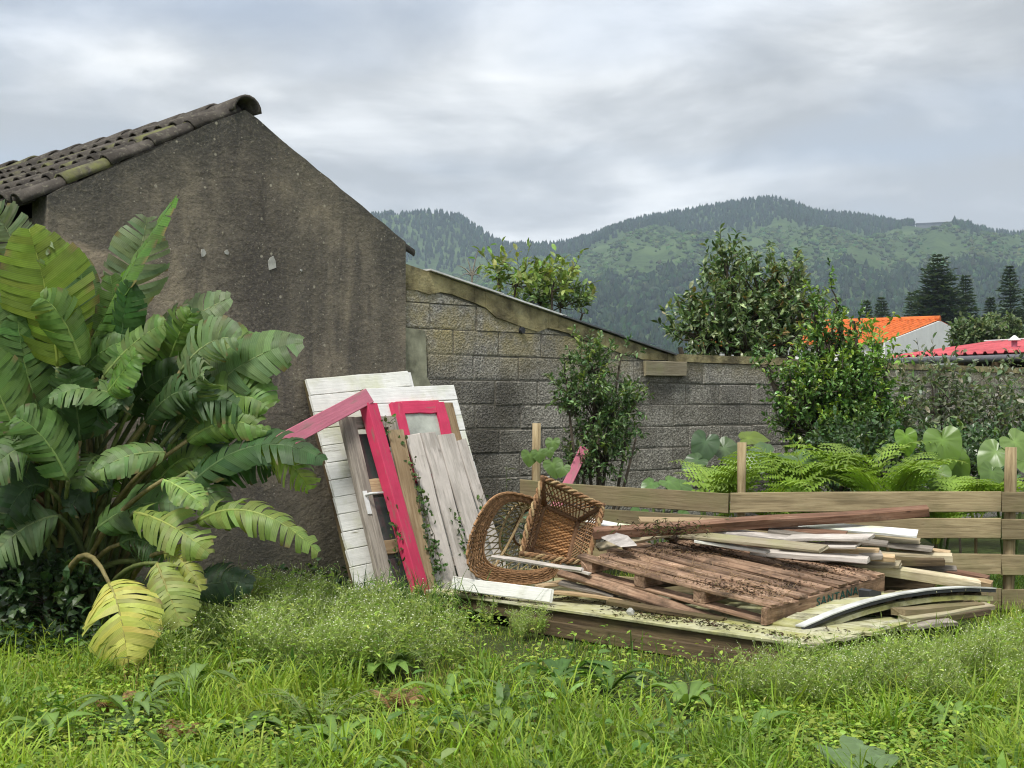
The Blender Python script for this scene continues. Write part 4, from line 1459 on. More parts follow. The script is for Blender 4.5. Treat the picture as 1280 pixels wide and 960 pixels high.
# square open basket, mouth towards the garden
rc = [at(677, 597, 9.18), at(754, 632, 9.32), at(735, 703, 9.14), at(651, 693, 9.0)]
bc = [at(680, 633, 9.36), at(722, 652, 9.44), at(709, 702, 9.34), at(664, 688, 9.26)]
rc, bc = np.array(rc), np.array(bc)
wk = thing('wicker_basket', 'square brown wicker basket tipped up with its open mouth forward', 'basket', (rc.mean(0) + bc.mean(0)) / 2)
inw = nrm(bc.mean(0) - rc.mean(0))


def quad_loop(Q, n):
    return np.concatenate([np.linspace(Q[k], Q[(k + 1) % 4], n, endpoint=False) for k in range(4)])


mb = MB()
L_ = quad_loop(rc, 30)
c_ = L_.mean(0)
L_ = c_ + (L_ - c_) * (1 + .02 * np.sin(np.arange(120) * .2))[:, None]
out_ = nrm(L_ - c_)
for s in range(3):
    ph = np.arange(120) * .75 + s * 2.094
    mb.tube(L_ + out_ * (.013 * np.cos(ph))[:, None] + inw * (.013 * np.sin(ph))[:, None], .0095, 5, np.array(WB if s else WL) * (.95, .95, .95), closed=True)
mb.build('braided_rim', WICKM, wk)
mb = MB()
RL, BL_ = quad_loop(rc, 14), quad_loop(bc, 14)
n = len(RL)
for k in range(n):
    for d in (5, -5):
        j = (k + d) % n
        if k // 14 != j // 14 and not (j % 14 == 0 and d > 0):
            t = 14 - k % 14 if d > 0 else k % 14 + .01
            f = min(1.0, t / 5)
            tgt = lerp(RL[((k // 14 + 1) * 14) % n if d > 0 else (k // 14) * 14], BL_[((k // 14 + 1) * 14) % n if d > 0 else (k // 14) * 14], f)
        else:
            tgt = BL_[j]
        mb.tube([RL[k], lerp(RL[k], tgt, .5) + nrm(RL[k] - c_) * .012, tgt], .0048, 4, np.array(WB) * random.uniform(.6, 1.25), cap=False)
for f in (.12, .5, .9):
    mb.tube(lerp(RL, BL_, f), .0055, 4, WD, closed=True)
mb.build('lattice_side', WICKM, wk)
mb = MB()
nrw = 26
for k in range(nrw):
    f = (k + .5) / nrw
    a, b2 = lerp(bc[0], bc[3], f), lerp(bc[1], bc[2], f)
    m_ = 28
    pts = np.linspace(a, b2, m_)
    wv_ = .006 * np.sin(np.arange(m_) * math.pi / 2 + (k % 2) * math.pi) + .004 * math.sin(k * 1.3)
    mb.tube(pts - inw * wv_[:, None], .0072, 4, np.array(WB) * random.uniform(.9, 1.6) * (1.15, 1.1, .95))  # tints raised to make up for the shade inside the basket
mb.build('woven_base', WICKM, wk)
for k in range(4):
    MB().tube([rc[k] - inw * .02, lerp(rc[k], bc[k], .5), bc[k]], [.015, .019, .022], 7, WD).build('corner_post', WICKM, wk, True)
    MB().tube(np.linspace(bc[k], bc[(k + 1) % 4], 8) - inw * .01, .016, 6, np.array(WD) * 1.2).build('base_frame', WICKM, wk, True)

# pink board behind the basket
o = plank('painted_board', at(731, 560, 11.2), at(692, 640, 10.75), .075, .025, np.array((.3, -1, .2)), PINKF)
tag(o, 'broken faded pink board standing behind the wicker basket', 'board')

# ================================================================= PLANTS
GD = (0.030, 0.062, 0.020)      # dark leaf
GM = (0.055, 0.105, 0.030)      # mid leaf
GL = (0.105, 0.175, 0.040)      # light leaf
GY = (0.24, 0.29, 0.06)         # yellow green
GG = (0.10, 0.15, 0.085)        # greyish underside


# ---- giant bird of paradise ------------------------------------------------
def paddle(name, parent, B, C, T, hw, face, tint, nseg=16, split=0.35, droop=0.25, fold=0.35, curl=0.35, rag=0.12, rib=None):
    """a torn paddle leaf: midrib bezier B-C-T, half width hw, upper side towards face"""
    r = np.random.default_rng(random.randrange(10 ** 6))
    B, C, T = map(lambda q: np.asarray(q, float), (B, C, T))
    tint = np.asarray(tint, float)
    rib = np.asarray(rib if rib is not None else tint * (1.7, 1.5, 1.3) + .03)
    n = nseg
    mid = bez(B, C, T, n + 1)
    tg = nrm(np.gradient(mid, axis=0))
    face = nrm(np.asarray(face, float))
    side = nrm(np.cross(tg, face))
    up = np.cross(side, tg)
    s = np.linspace(0, 1, n + 1)
    prof = np.sin(np.pi * np.clip(s * .93 + .045, 0, 1) ** .80) ** .62
    mb = MB()
    nw = 5
    for sg in (-1, 1):
        bend = 0.0
        joined_d, joined_sw = r.normal(0, .05), 0
        for k in range(n):
            if k == 0 or r.random() < split:
                joined_d = abs(r.normal(0, droop)) + .02
                joined_sw = r.normal(0, .12)
                gap = (r.uniform(.05, .75) if r.random() < .5 else r.uniform(.0, .15)) if k else 0.0
            else:
                gap = 0.0
            V = []
            wk = 1 - abs(r.normal(0, rag)) * .6
            for e, kk in enumerate((k, k + 1)):
                m0 = mid[kk]
                w = hw * prof[kk] * (wk if (k not in (0, n - 1)) else 1)
                fs = gap if e == 0 else 0.0
                for j in range(nw):
                    q = j / (nw - 1)
                    # veins sweep towards the tip; the half curls down towards its margin
                    along = (.42 + joined_sw) * w * q ** 1.15
                    ang = fold - (curl + joined_d) * q * 1.6
                    base = m0 + tg[kk] * along
                    if e == 0 and j > 0:
                        base = base + tg[kk] * fs * q * np.linalg.norm(mid[k + 1] - mid[k])
                    V.append(base + (side[kk] * sg * math.cos(ang) + up[kk] * math.sin(ang)) * w * q + up[kk] * r.normal(0, .003))
            tk = tint * np.clip(r.normal(1, .1), .75, 1.3) * np.clip(r.normal(1, .05, 3), .85, 1.15)
            cols = np.array([np.append(tk * (1.0 + .12 * (1 - j / (nw - 1))), kk) for kk in (k, k + 1) for j in range(nw)])
            if r.random() < .16:
                cols[[nw - 1, 2 * nw - 1], :3] = np.array((.20, .15, .06)) * r.uniform(.6, 1.3)
            Q = [(j, j + 1, nw + j + 1, nw + j) if sg > 0 else (j, nw + j, nw + j + 1, j + 1) for j in range(nw - 1)]
            mb.add(V, None, Q, cols)
    mb.tube(mid - up * .004, np.linspace(.011, .003, n + 1), 5, rib)
    return mb.build(name, PADDLE, parent, True)


SB = np.array((-2.62, 8.38, 0.0))
bop = thing('bird_of_paradise', 'huge clump of torn paddle leaves in front of the stucco gable', 'plant', SB)
FC = np.array((.25, -1, .35))     # towards the garden
# base px, control px, tip px, depth at base/control/tip, half width, face, tint
PAD = [
    ((72, 458), (66, 380), (36, 286), 7.95, 7.9, 7.85, .235, (.1, -1, .1), (0.125, 0.185, 0.028), .30),  # yellow-green tint carries the look of light coming through the leaf
    ((112, 432), (150, 350), (220, 248), 8.15, 8.1, 8.0, .155, (-.75, -.5, .55), (0.075, 0.150, 0.030), .45),
    ((158, 398), (172, 340), (184, 272), 8.4, 8.4, 8.4, .165, (.5, -1, .0), (0.13, 0.175, 0.105), .35),
    ((150, 440), (154, 400), (161, 352), 8.05, 8.0, 7.95, .115, (-.3, -1, .2), (0.028, 0.075, 0.020), .20),
    ((174, 448), (226, 398), (288, 372), 8.25, 8.2, 8.2, .135, (.15, -1, .6), (0.135, 0.185, 0.105), .45),
    ((208, 470), (250, 425), (306, 428), 8.15, 8.15, 8.1, .19, (-.1, -1, .45), (0.085, 0.125, 0.028), .30),
    ((226, 540), (286, 440), (378, 428), 8.05, 7.95, 7.9, .165, (.25, -1, .75), (0.085, 0.140, 0.060), .40),
    ((200, 505), (255, 470), (318, 520), 8.0, 7.9, 7.9, .17, (.2, -.9, .6), (0.040, 0.085, 0.028), .6),
    ((135, 490), (150, 470), (170, 442), 7.8, 7.75, 7.75, .12, (-.2, -.8, .7), (0.085, 0.165, 0.035), .2),
    ((165, 505), (110, 470), (62, 498), 7.85, 7.75, 7.7, .12, (.1, -.7, .8), (0.095, 0.160, 0.060), .35),
    ((92, 490), (55, 450), (5, 372), 8.2, 8.1, 8.1, .27, (.3, -1, .2), (0.055, 0.095, 0.050), .4),
    ((24, 318), (12, 290), (-8, 262), 8.2, 8.2, 8.1, .13, (.2, -1, .3), (0.14, 0.18, 0.12), .5),
    ((8, 350), (30, 310), (62, 300), 8.0, 7.9, 7.9, .12, (.0, -1, .6), (0.12, 0.17, 0.07), .5),
    ((232, 612), (318, 520), (404, 576), 7.95, 7.8, 7.75, .135, (.1, -.75, .9), (0.040, 0.085, 0.032), .45),
    ((310, 560), (360, 560), (386, 612), 7.9, 7.8, 7.8, .12, (-.3, -1, .3), (0.15, 0.22, 0.05), .85),
    ((246, 652), (312, 608), (398, 690), 7.85, 7.7, 7.65, .125, (.1, -.85, .75), (0.135, 0.195, 0.055), .8),
    ((168, 640), (212, 648), (262, 692), 7.7, 7.55, 7.5, .13, (.1, -.9, .6), (0.15, 0.20, 0.05), .55),
    ((136, 728), (150, 752), (160, 828), 7.35, 7.2, 7.15, .185, (.12, -1, .35), (0.36, 0.37, 0.09), .35),
    ((196, 704), (206, 728), (226, 782), 7.5, 7.4, 7.35, .14, (.1, -1, .3), (0.21, 0.25, 0.075), .35),
    ((236, 738), (272, 722), (316, 730), 7.9, 7.9, 7.9, .125, (-.05, -.9, .5), (0.030, 0.060, 0.032), .1),
    ((204, 600), (228, 606), (256, 634), 7.6, 7.55, 7.5, .085, (.1, -.7, .8), (0.15, 0.24, 0.07), .2),
    ((206, 566), (160, 560), (118, 592), 7.75, 7.65, 7.6, .11, (.2, -.8, .7), (0.10, 0.165, 0.06), .4),
    ((205, 690), (226, 690), (252, 738), 7.6, 7.5, 7.45, .09, (.2, -1, .3), (0.20, 0.23, 0.05), .7),
    ((60, 610), (30, 590), (4, 655), 7.9, 7.8, 7.8, .15, (.2, -1, .3), (0.030, 0.065, 0.024), .25),
    ((60, 560), (20, 545), (-20, 600), 7.8, 7.7, 7.6, .15, (.1, -.9, .6), (0.06, 0.11, 0.035), .4),
    ((140, 610), (110, 590), (85, 640), 8.0, 7.95, 7.9, .13, (.1, -.9, .5), (0.028, 0.06, 0.024), .3),
    ((215, 560), (250, 540), (290, 600), 8.15, 8.1, 8.05, .15, (.2, -.9, .5), (0.028, 0.062, 0.026), .6),
    ((180, 560), (200, 520), (240, 560), 8.2, 8.2, 8.1, .15, (.0, -1, .4), (0.035, 0.07, 0.028), .5),
    ((120, 540), (90, 500), (40, 540), 8.2, 8.2, 8.1, .17, (.2, -1, .4), (0.030, 0.065, 0.03), .45),
    ((100, 470), (125, 430), (165, 425), 8.1, 8.0, 8.0, .12, (-.2, -1, .4), (0.06, 0.12, 0.03), .3),
    ((260, 560), (300, 520), (330, 470), 8.35, 8.3, 8.3, .10, (.2, -1, .4), (0.05, 0.09, 0.04), .75),
    ((30, 500), (10, 430), (-20, 350), 8.0, 7.9, 7.9, .18, (.4, -1, .1), (0.07, 0.125, 0.035), .4),
    ((265, 600), (300, 570), (345, 585), 8.1, 8.05, 8.0, .12, (.0, -.9, .6), (0.035, 0.08, 0.028), .4),
    ((150, 680), (175, 660), (205, 700), 7.9, 7.85, 7.8, .12, (.1, -.9, .4), (0.05, 0.10, 0.03), .5),
    ((235, 590), (260, 610), (290, 660), 7.95, 7.9, 7.85, .11, (.2, -1, .3), (0.07, 0.12, 0.035), .65),
    ((45, 420), (20, 400), (-15, 430), 8.35, 8.3, 8.3, .2, (.2, -1, .3), (0.045, 0.08, 0.04), .4),
    ((40, 470), (10, 470), (-30, 520), 8.3, 8.3, 8.2, .2, (.2, -1, .3), (0.05, 0.085, 0.04), .4),
]
PAD += [((150, 530), (152, 440), (138, 345), 8.2, 8.15, 8.1, .15, (.1, -1, .2), (0.075, 0.135, 0.04), .35), ((112, 530), (92, 430), (104, 325), 8.25, 8.2, 8.2, .16, (-.2, -1, .2), (0.06, 0.115, 0.04), .4),
        ((192, 520), (216, 450), (240, 385), 8.2, 8.15, 8.1, .14, (.3, -1, .3), (0.09, 0.145, 0.07), .4), ((62, 545), (28, 470), (22, 395), 8.0, 7.95, 7.9, .17, (.3, -1, .2), (0.065, 0.125, 0.035), .35),
        ((240, 545), (288, 505), (335, 448), 8.2, 8.15, 8.1, .13, (.1, -1, .5), (0.07, 0.12, 0.045), .55), ((30, 560), (0, 500), (-25, 430), 7.8, 7.75, 7.7, .17, (.4, -1, .3), (0.085, 0.15, 0.04), .4),
        ((130, 470), (168, 420), (205, 405), 8.0, 7.95, 7.9, .13, (-.1, -1, .5), (0.10, 0.165, 0.05), .35), ((85, 600), (60, 540), (20, 520), 7.75, 7.7, 7.65, .14, (.2, -1, .5), (0.075, 0.14, 0.04), .4)]
rp = np.random.default_rng(12)
for k in range(46):
    bx, by = rp.uniform(-10, 270), rp.uniform(455, 690)
    if bx > 120 + (690 - by) * 1.2:
        continue
    dx, dy = bx - 105 + rp.normal(0, 40), (by - 640) * .55 + rp.normal(0, 35)
    ln_ = max(1, math.hypot(dx, dy))
    l = rp.uniform(65, 125)
    tx, ty = bx + dx / ln_ * l, by + dy / ln_ * l * .8 + rp.uniform(-30, 25)
    yb = rp.uniform(7.85, 8.4)
    tn = np.array([(0.038, 0.075, 0.026), (0.055, 0.105, 0.034), (0.08, 0.14, 0.04), (0.11, 0.165, 0.08), (0.095, 0.165, 0.04)][rp.integers(0, 5)])
    PAD.append(((bx, by), ((bx + tx) / 2, (by + ty) / 2 - rp.uniform(15, 40)), (tx, ty), yb, yb - .08, yb - .12, rp.uniform(.10, .17), (rp.normal(.1, .3), -1, rp.uniform(.2, .8)), tuple(tn), rp.uniform(.25, .75)))
for i, (pb, pc, pt, yb, yc, yt, hw, fc, tn, sp) in enumerate(PAD):
    B, C, T = at(*pb, yb), at(*pc, yc), at(*pt, yt)
    hw *= 1.2
    tn = np.array(tn) * (1.5, 1.45, 1.3)
    yellow = tn[0] > .25
    paddle('leaf', bop, B, C, T, hw, fc, tn, 18 if hw > .14 else 14, sp, .3 if sp > .5 else .14, .28, .20, .2 if sp > .5 else .12, rib=(.36, .34, .10) if yellow else None)
    base = SB + np.array((random.uniform(-.22, .26), random.uniform(-.18, .18), 0))
    if B[2] > .5 or B[0] < -2.2:
        ctrl = lerp(base, B, .5) + np.array((0, 0, .22)) + (base - B) * (-.06, 0, 0)
        ctrl[:2] = lerp(base, B, .28)[:2]
    else:
        ctrl = lerp(base, B, .5) + np.array((0, 0, .6))
    pts = bez(base, ctrl, B, 10)
    tnt = random.choice([(.13, .16, .05), (.17, .20, .07), (.10, .13, .05), (.20, .17, .07)])
    MB().tube(pts, np.linspace(.026, .011, 10), 6, tnt).build('stalk', STEMM, bop, True)
# a dry hanging bract
MB().tube(bez(at(302, 462, 8.0), at(303, 490, 8.0), at(296, 520, 8.0), 6), [.012, .007, .005, .006, .004, .001], 5, (.30, .20, .11)).build('dry_bract', STEMM, bop, True)
MB().tube(bez(SB + (.03, -.1, 0), SB + (-.1, -.15, .5), at(45, 560, 8.0), 8), .022, 6, (.20, .10, .06)).build('dry_stalk', STEMM, bop, True)


# ---- shrubs and trees -----------------------------------------------------
def shrub(name, label, cat, base, lobes, nshoot, lps, L, Wd, cols, tipcol=None, tipamt=0.0, up=.5, shoot=.22, bark=(.09, .075, .055), matl=None, six=True, group=None, shell=.55, trunk=.03, seed=1, stemv=1.0):
    r = np.random.default_rng(seed)
    t = thing(name, label, cat, base, group)
    base = np.asarray(base, float)
    lobes = np.array(lobes, float)
    vol = lobes[:, 3] * lobes[:, 4] * lobes[:, 5]
    which = r.choice(len(lobes), nshoot, p=vol / vol.sum())
    lb = lobes[which]
    d = nrm(r.normal(size=(nshoot, 3)))
    rad = r.uniform(0, 1, nshoot) ** shell
    P = lb[:, :3] + d * rad[:, None] * lb[:, 3:]
    P[:, 2] = np.maximum(P[:, 2], base[2] + .05)
    D = nrm(d * .7 + np.array((0, 0, up)) + r.normal(0, .35, (nshoot, 3)))
    mbw, mbl = MB(), MB()
    tops = []
    for k, l in enumerate(lobes):
        c0 = l[:3] - (0, 0, l[5] * .5)
        if c0[2] < base[2] + .1:
            c0[2] = base[2] + .1
        ctrl = lerp(base, c0, .5) + r.normal(0, .08, 3) * (c0[2] - base[2])
        ctrl[2] = max(ctrl[2], base[2] + .05)
        pts = bez(base + r.normal(0, .01, 3) * (1, 1, 0), ctrl, c0, 7)
        mbw.tube(pts, np.linspace(trunk, trunk * .45, 7), 6, bark)
        tops.append(c0)
    tops = np.array(tops)
    sl_ = shoot * r.uniform(.6, 1.4, nshoot)
    for k in range(nshoot):
        if k % 2 == 0:
            mbw.tube([tops[which[k]], lerp(tops[which[k]], P[k], .55) + r.normal(0, .03, 3), P[k], P[k] + D[k] * sl_[k]], [trunk * .3, trunk * .2, trunk * .12, .0015], 4, bark, cap=False)
    n = nshoot * lps
    idx = np.repeat(np.arange(nshoot), lps)
    f = np.tile((np.arange(lps) + .5) / lps, nshoot)
    Pl = P[idx] + D[idx] * (sl_[idx] * f)[:, None]
    ld = nrm(D[idx] * r.uniform(.2, .9, (n, 1)) + r.normal(0, .75, (n, 3)) + (0, 0, -.1))
    nn = nrm(np.array((0, 0, 1.0)) + r.normal(0, .5, (n, 3)))
    kk = tints(n, np.array(cols) * 2.1, .25, .08, r)
    if tipcol is not None:
        zt = (P[:, 2] - lobes[which][:, 2]) / lobes[which][:, 5]
        young = (r.uniform(size=nshoot) < tipamt * np.clip(.5 + zt, .15, 1.6))[idx] & (f > .3)
        kk[young] = tints(young.sum(), tipcol, .15, .08, r)
    sz = r.uniform(.65, 1.25, n)
    leaves(mbl, Pl, ld, nn, L * sz, Wd * sz, kk, .18, .12, six)
    mbw.build('trunk', BARK, t)
    mbl.build('crown', matl or LEAFG, t)
    return t


def lobe(px, py, Y, rx, rz, ry=None):
    """ellipsoid centred on a sight line, radii given in photo pixels at that depth"""
    c_ = at(px, py, Y)
    k = Y / F
    return (*c_, rx * k, (ry or (rx + rz) / 2) * k, rz * k)


def gbase(px, Y):
    return np.array(((px - 640) / F * Y, Y, 0.0))


# evergreen tree behind the wall
shrub('evergreen_tree', 'broad dark glossy evergreen rising behind the block wall beside the orange roof', 'tree', gbase(935, 17.2),
      [lobe(930, 395, 17.2, 66, 42), lobe(875, 412, 17.0, 40, 28), lobe(985, 398, 17.3, 42, 36), lobe(908, 350, 17.3, 24, 40), lobe(950, 352, 17.3, 28, 32), lobe(985, 358, 17.4, 24, 26), lobe(850, 428, 17.0, 18, 12), lobe(935, 432, 17, 80, 30), lobe(906, 318, 17.3, 9, 20), lobe(878, 372, 17.1, 18, 26), lobe(1018, 372, 17.3, 10, 16)],
      500, 15, .10, .042, [(0.034, 0.058, 0.022), (0.05, 0.078, 0.028), (0.075, 0.105, 0.042), (0.12, 0.15, 0.075)], [(0.22, 0.15, 0.05), (0.15, 0.22, 0.05)], .13, up=.9, shoot=.26, trunk=.07, seed=3)
# citrus in front of the wall
shrub('citrus_bush', 'bright lime tipped citrus bush in front of the block wall', 'bush', gbase(1045, 13.0),
      [lobe(1050, 485, 13.0, 56, 42), lobe(1012, 500, 12.9, 44, 34), lobe(1092, 515, 13.0, 38, 36), lobe(1050, 540, 12.9, 70, 40), lobe(1035, 430, 13.1, 28, 36), lobe(1022, 395, 13.2, 12, 36), lobe(1046, 375, 13.2, 8, 24), lobe(1072, 465, 13.1, 30, 22), lobe(985, 478, 12.9, 26, 16), lobe(958, 456, 12.9, 14, 9), lobe(990, 520, 12.9, 30, 26), lobe(1108, 455, 13.1, 12, 16), lobe(1070, 412, 13.1, 8, 20)],
      880, 15, .056, .028, [(0.030, 0.065, 0.016), (0.050, 0.095, 0.022), (0.075, 0.13, 0.03)], [(0.24, 0.34, 0.045), (0.18, 0.29, 0.05)], .5, up=.8, shoot=.16, trunk=.045, seed=4)
m_lime = shrub('citrus_sprig', 'upright lime green shoot growing beside the red shed roof', 'bush', gbase(1093, 12.8), [lobe(1094, 425, 12.9, 7, 22), lobe(1098, 455, 12.9, 16, 14)], 30, 10, .06, .028, [(0.10, 0.18, 0.03)], [(0.19, 0.28, 0.04)], .7, up=1.2, shoot=.2, trunk=.012, seed=5)
# dark shrub in front of the sloping wall
shrub('dark_shrub', 'slim dark green shrub growing in front of the sloping block wall', 'shrub', gbase(742, 11.3),
      [lobe(745, 505, 11.35, 34, 44), lobe(740, 455, 11.4, 26, 28), lobe(755, 560, 11.3, 40, 34), lobe(715, 492, 11.3, 20, 26), lobe(785, 505, 11.35, 16, 22), lobe(776, 440, 11.4, 9, 12), lobe(728, 580, 11.25, 28, 24), lobe(708, 470, 11.3, 8, 14), lobe(795, 540, 11.3, 10, 16)],
      380, 14, .052, .020, [(0.030, 0.058, 0.020), (0.045, 0.078, 0.026), (0.07, 0.105, 0.038)], [(0.16, 0.22, 0.045)], .16, up=.7, shoot=.15, trunk=.02, seed=6)
# loose trees behind the sloping wall
shrub('young_tree', 'thin yellow green sapling leaning out behind the sloping wall top', 'tree', gbase(655, 16.5),
      [lobe(645, 352, 16.5, 26, 10), lobe(690, 358, 16.5, 22, 12), lobe(622, 345, 16.5, 10, 8)], 46, 9, .11, .05, [(0.09, 0.13, 0.035), (0.13, 0.17, 0.05)], [(0.20, 0.24, 0.06)], .35, up=.8, shoot=.35, trunk=.03, seed=8, matl=LEAF)
shrub('young_tree', 'darker bushy sapling lower down behind the sloping wall top', 'tree', gbase(715, 17.5),
      [lobe(700, 378, 17.5, 34, 12), lobe(728, 388, 17.5, 20, 9), lobe(675, 372, 17.5, 30, 14)], 80, 10, .10, .045, [(0.045, 0.07, 0.026), (0.07, 0.10, 0.035)], [(0.14, 0.18, 0.05)], .2, up=.7, shoot=.32, trunk=.03, seed=9, matl=LEAF)
t = thing('bare_sapling', 'leafless twiggy sapling beside the house behind the wall', 'tree', gbase(585, 15.5))
mb = MB()
tp = at(590, 345, 15.5)
mb.tube([gbase(585, 15.5), lerp(gbase(585, 15.5), tp, .6), tp], [.03, .02, .012], 5, (.22, .2, .16))
for q in ((572, 332), (598, 312), (583, 322), (604, 330), (577, 345), (600, 346)):
    e = at(*q, 15.5)
    mb.tube(bez(tp, lerp(tp, e, .5) + (0, 0, .05), e, 5), [.010, .008, .006, .004, .002], 4, (.25, .23, .18))
mb.build('branches', BARK, t)
# sparse shrubs against the right part of the wall
PALEU = [(0.085, 0.105, 0.065), (0.04, 0.06, 0.028), (0.055, 0.08, 0.038), (0.14, 0.15, 0.11)]
for k, (px, Y, lobes_, ns, lab) in enumerate((
        (1185, 13.6, [(1175, 500, 36, 40), (1190, 545, 50, 34), (1165, 470, 22, 22), (1205, 520, 26, 30)], 190, 'sparse twiggy grey leaved shrub against the wall under the red roof'),
        (1255, 13.2, [(1255, 525, 34, 36), (1265, 560, 40, 30), (1245, 490, 16, 26)], 130, 'sparse shrub with pale leaf undersides towards the right end of the wall'),
        (1130, 13.3, [(1135, 500, 20, 26), (1125, 540, 28, 30)], 70, 'small thin shrub between the citrus bush and the wall'),
        (1300, 13.5, [(1300, 500, 30, 40), (1310, 545, 40, 30)], 100, 'thin shrub beyond the tall fence post'))):
    shrub('wall_shrub', lab, 'shrub', gbase(px, Y), [lobe(a, b, Y, c_, d_) for a, b, c_, d_ in lobes_], ns, 7, .075, .036, PALEU, None, 0, up=.6, shoot=.28, trunk=.014, seed=20 + k, matl=LEAF, shell=.45)
shrub('undergrowth', 'dark leafy undergrowth at the foot of the big torn leaves beside the house corner', 'undergrowth', gbase(15, 8.35), [lobe(10, 700, 8.35, 60, 60, 40), lobe(70, 740, 8.1, 60, 34, 40), lobe(-40, 640, 8.4, 50, 80, 40)], 420, 10, .085, .045, [(0.016, 0.032, 0.012), (0.026, 0.048, 0.016)], None, 0, shoot=.14, trunk=.012, seed=77)
# dark low foliage behind the fence
for k, (px, Y, w, h_, lab) in enumerate(((1080, 12.2, 90, 40, 'low dark undergrowth at the foot of the citrus bush'), (1200, 12.4, 90, 34, 'low dark undergrowth at the foot of the grey shrubs'))):
    shrub('undergrowth', lab, 'undergrowth', gbase(px, Y), [lobe(px, 575, Y, w, h_)], 260, 9, .07, .035, [(0.02, 0.04, 0.014), (0.035, 0.065, 0.022)], [(0.12, 0.19, 0.04)], .12, shoot=.18, trunk=.012, seed=30 + k)
# trees beyond the red shed
for k, (px, py, Y, rx, rz, lab) in enumerate(((1222, 414, 45, 30, 9, 'loose grey green hedge between the orange and red roofs'), (1252, 408, 52, 26, 10, 'bushy hedge tree right of the white gable'))):
    shrub('hedge_tree', lab, 'tree', gbase(px, Y), [lobe(px, py, Y, rx, rz), lobe(px - rx * .5, py + 8, Y, rx * .6, rz), lobe(px + rx * .5, py + 8, Y, rx * .6, rz * 1.1), lobe(px, py + 22, Y, rx, rz)], 300, 9, .17, .09, [(0.04, 0.06, 0.026), (0.06, 0.085, 0.036), (0.09, 0.115, 0.055)], None, 0, shoot=.3, trunk=.09, seed=40 + k, matl=LEAF)


# ---- Norfolk pines --------------------------------------------------------
def norfolk(px, ytop, Y, wpx, label, seed):
    r = np.random.default_rng(seed)
    base = gbase(px, Y)
    top = at(px, ytop, Y)
    H = top[2]
    Wm = wpx * Y / F / 2
    t = thing('norfolk_pine', label, 'tree', base, 'tall pines beyond the orange roof')
    MB().tube([base, lerp(base, top, .5) + r.normal(0, .06, 3), top], [H * .018, H * .011, .02], 7, (.07, .06, .05)).build('trunk', BARK, t)
    mb = MB()
    z = H * .2
    P, D, L = [], [], []
    while z < H:
        f = (z / H)
        R = Wm * (1 - f) ** .62 * r.uniform(.8, 1.12) + .12
        nb = int(r.integers(7, 10))
        a0 = r.uniform(0, 6.28)
        for k in range(nb):
            an = a0 + k * 6.283 / nb + r.normal(0, .12)
            rr = R * r.uniform(.65, 1.1)
            dv = np.array((math.cos(an), math.sin(an), 0))
            s0 = np.array((top[0], top[1], z))
            ns = max(4, int(rr / .16))
            for q in np.linspace(.12, 1, ns):
                p = s0 + dv * rr * q + ZUP * (rr * (.20 * q - .10 * q * q) + r.normal(0, .04))
                for sgn in (-1, 1):
                    P.append(p)
                    D.append(dv * .8 + np.array((-dv[1], dv[0], 0)) * sgn * .9 + ZUP * r.normal(.15, .25))
                    L.append(rr * .22 + r.uniform(.2, .5))
        z += (H * .016 + .10) * r.uniform(.85, 1.15)
    n = len(P)
    L = np.array(L)
    leaves(mb, np.array(P), np.array(D), ZUP + r.normal(0, .3, (n, 3)), L, L * .42, tints(n, [(0.045, 0.075, 0.045), (0.06, 0.09, 0.052)], .22, .06, r), .3, -.1)  # tints lightened and greyed to stand in for distance haze
    mb.build('crown', LEAF, t)


norfolk(1172, 318, 130, 112, 'broad tiered pine behind the white gable, the largest of the pines', 1)
norfolk(1207, 344, 150, 66, 'slimmer pale pine just beside the largest pine', 2)
norfolk(1262, 333, 140, 58, 'tall narrow pine towards the end of the ridge', 3)
norfolk(1290, 342, 135, 62, 'narrow pine next to the tall narrow pine', 4)
norfolk(1102, 374, 150, 46, 'small dark pine above the orange roof', 5)
norfolk(1083, 378, 155, 40, 'smallest dark pine beside the evergreen tree', 6)
norfolk(1238, 372, 150, 40, 'short pine between the largest pine and the tall narrow pine', 7)
norfolk(1140, 365, 170, 50, 'low pine tucked behind the largest pine', 8)


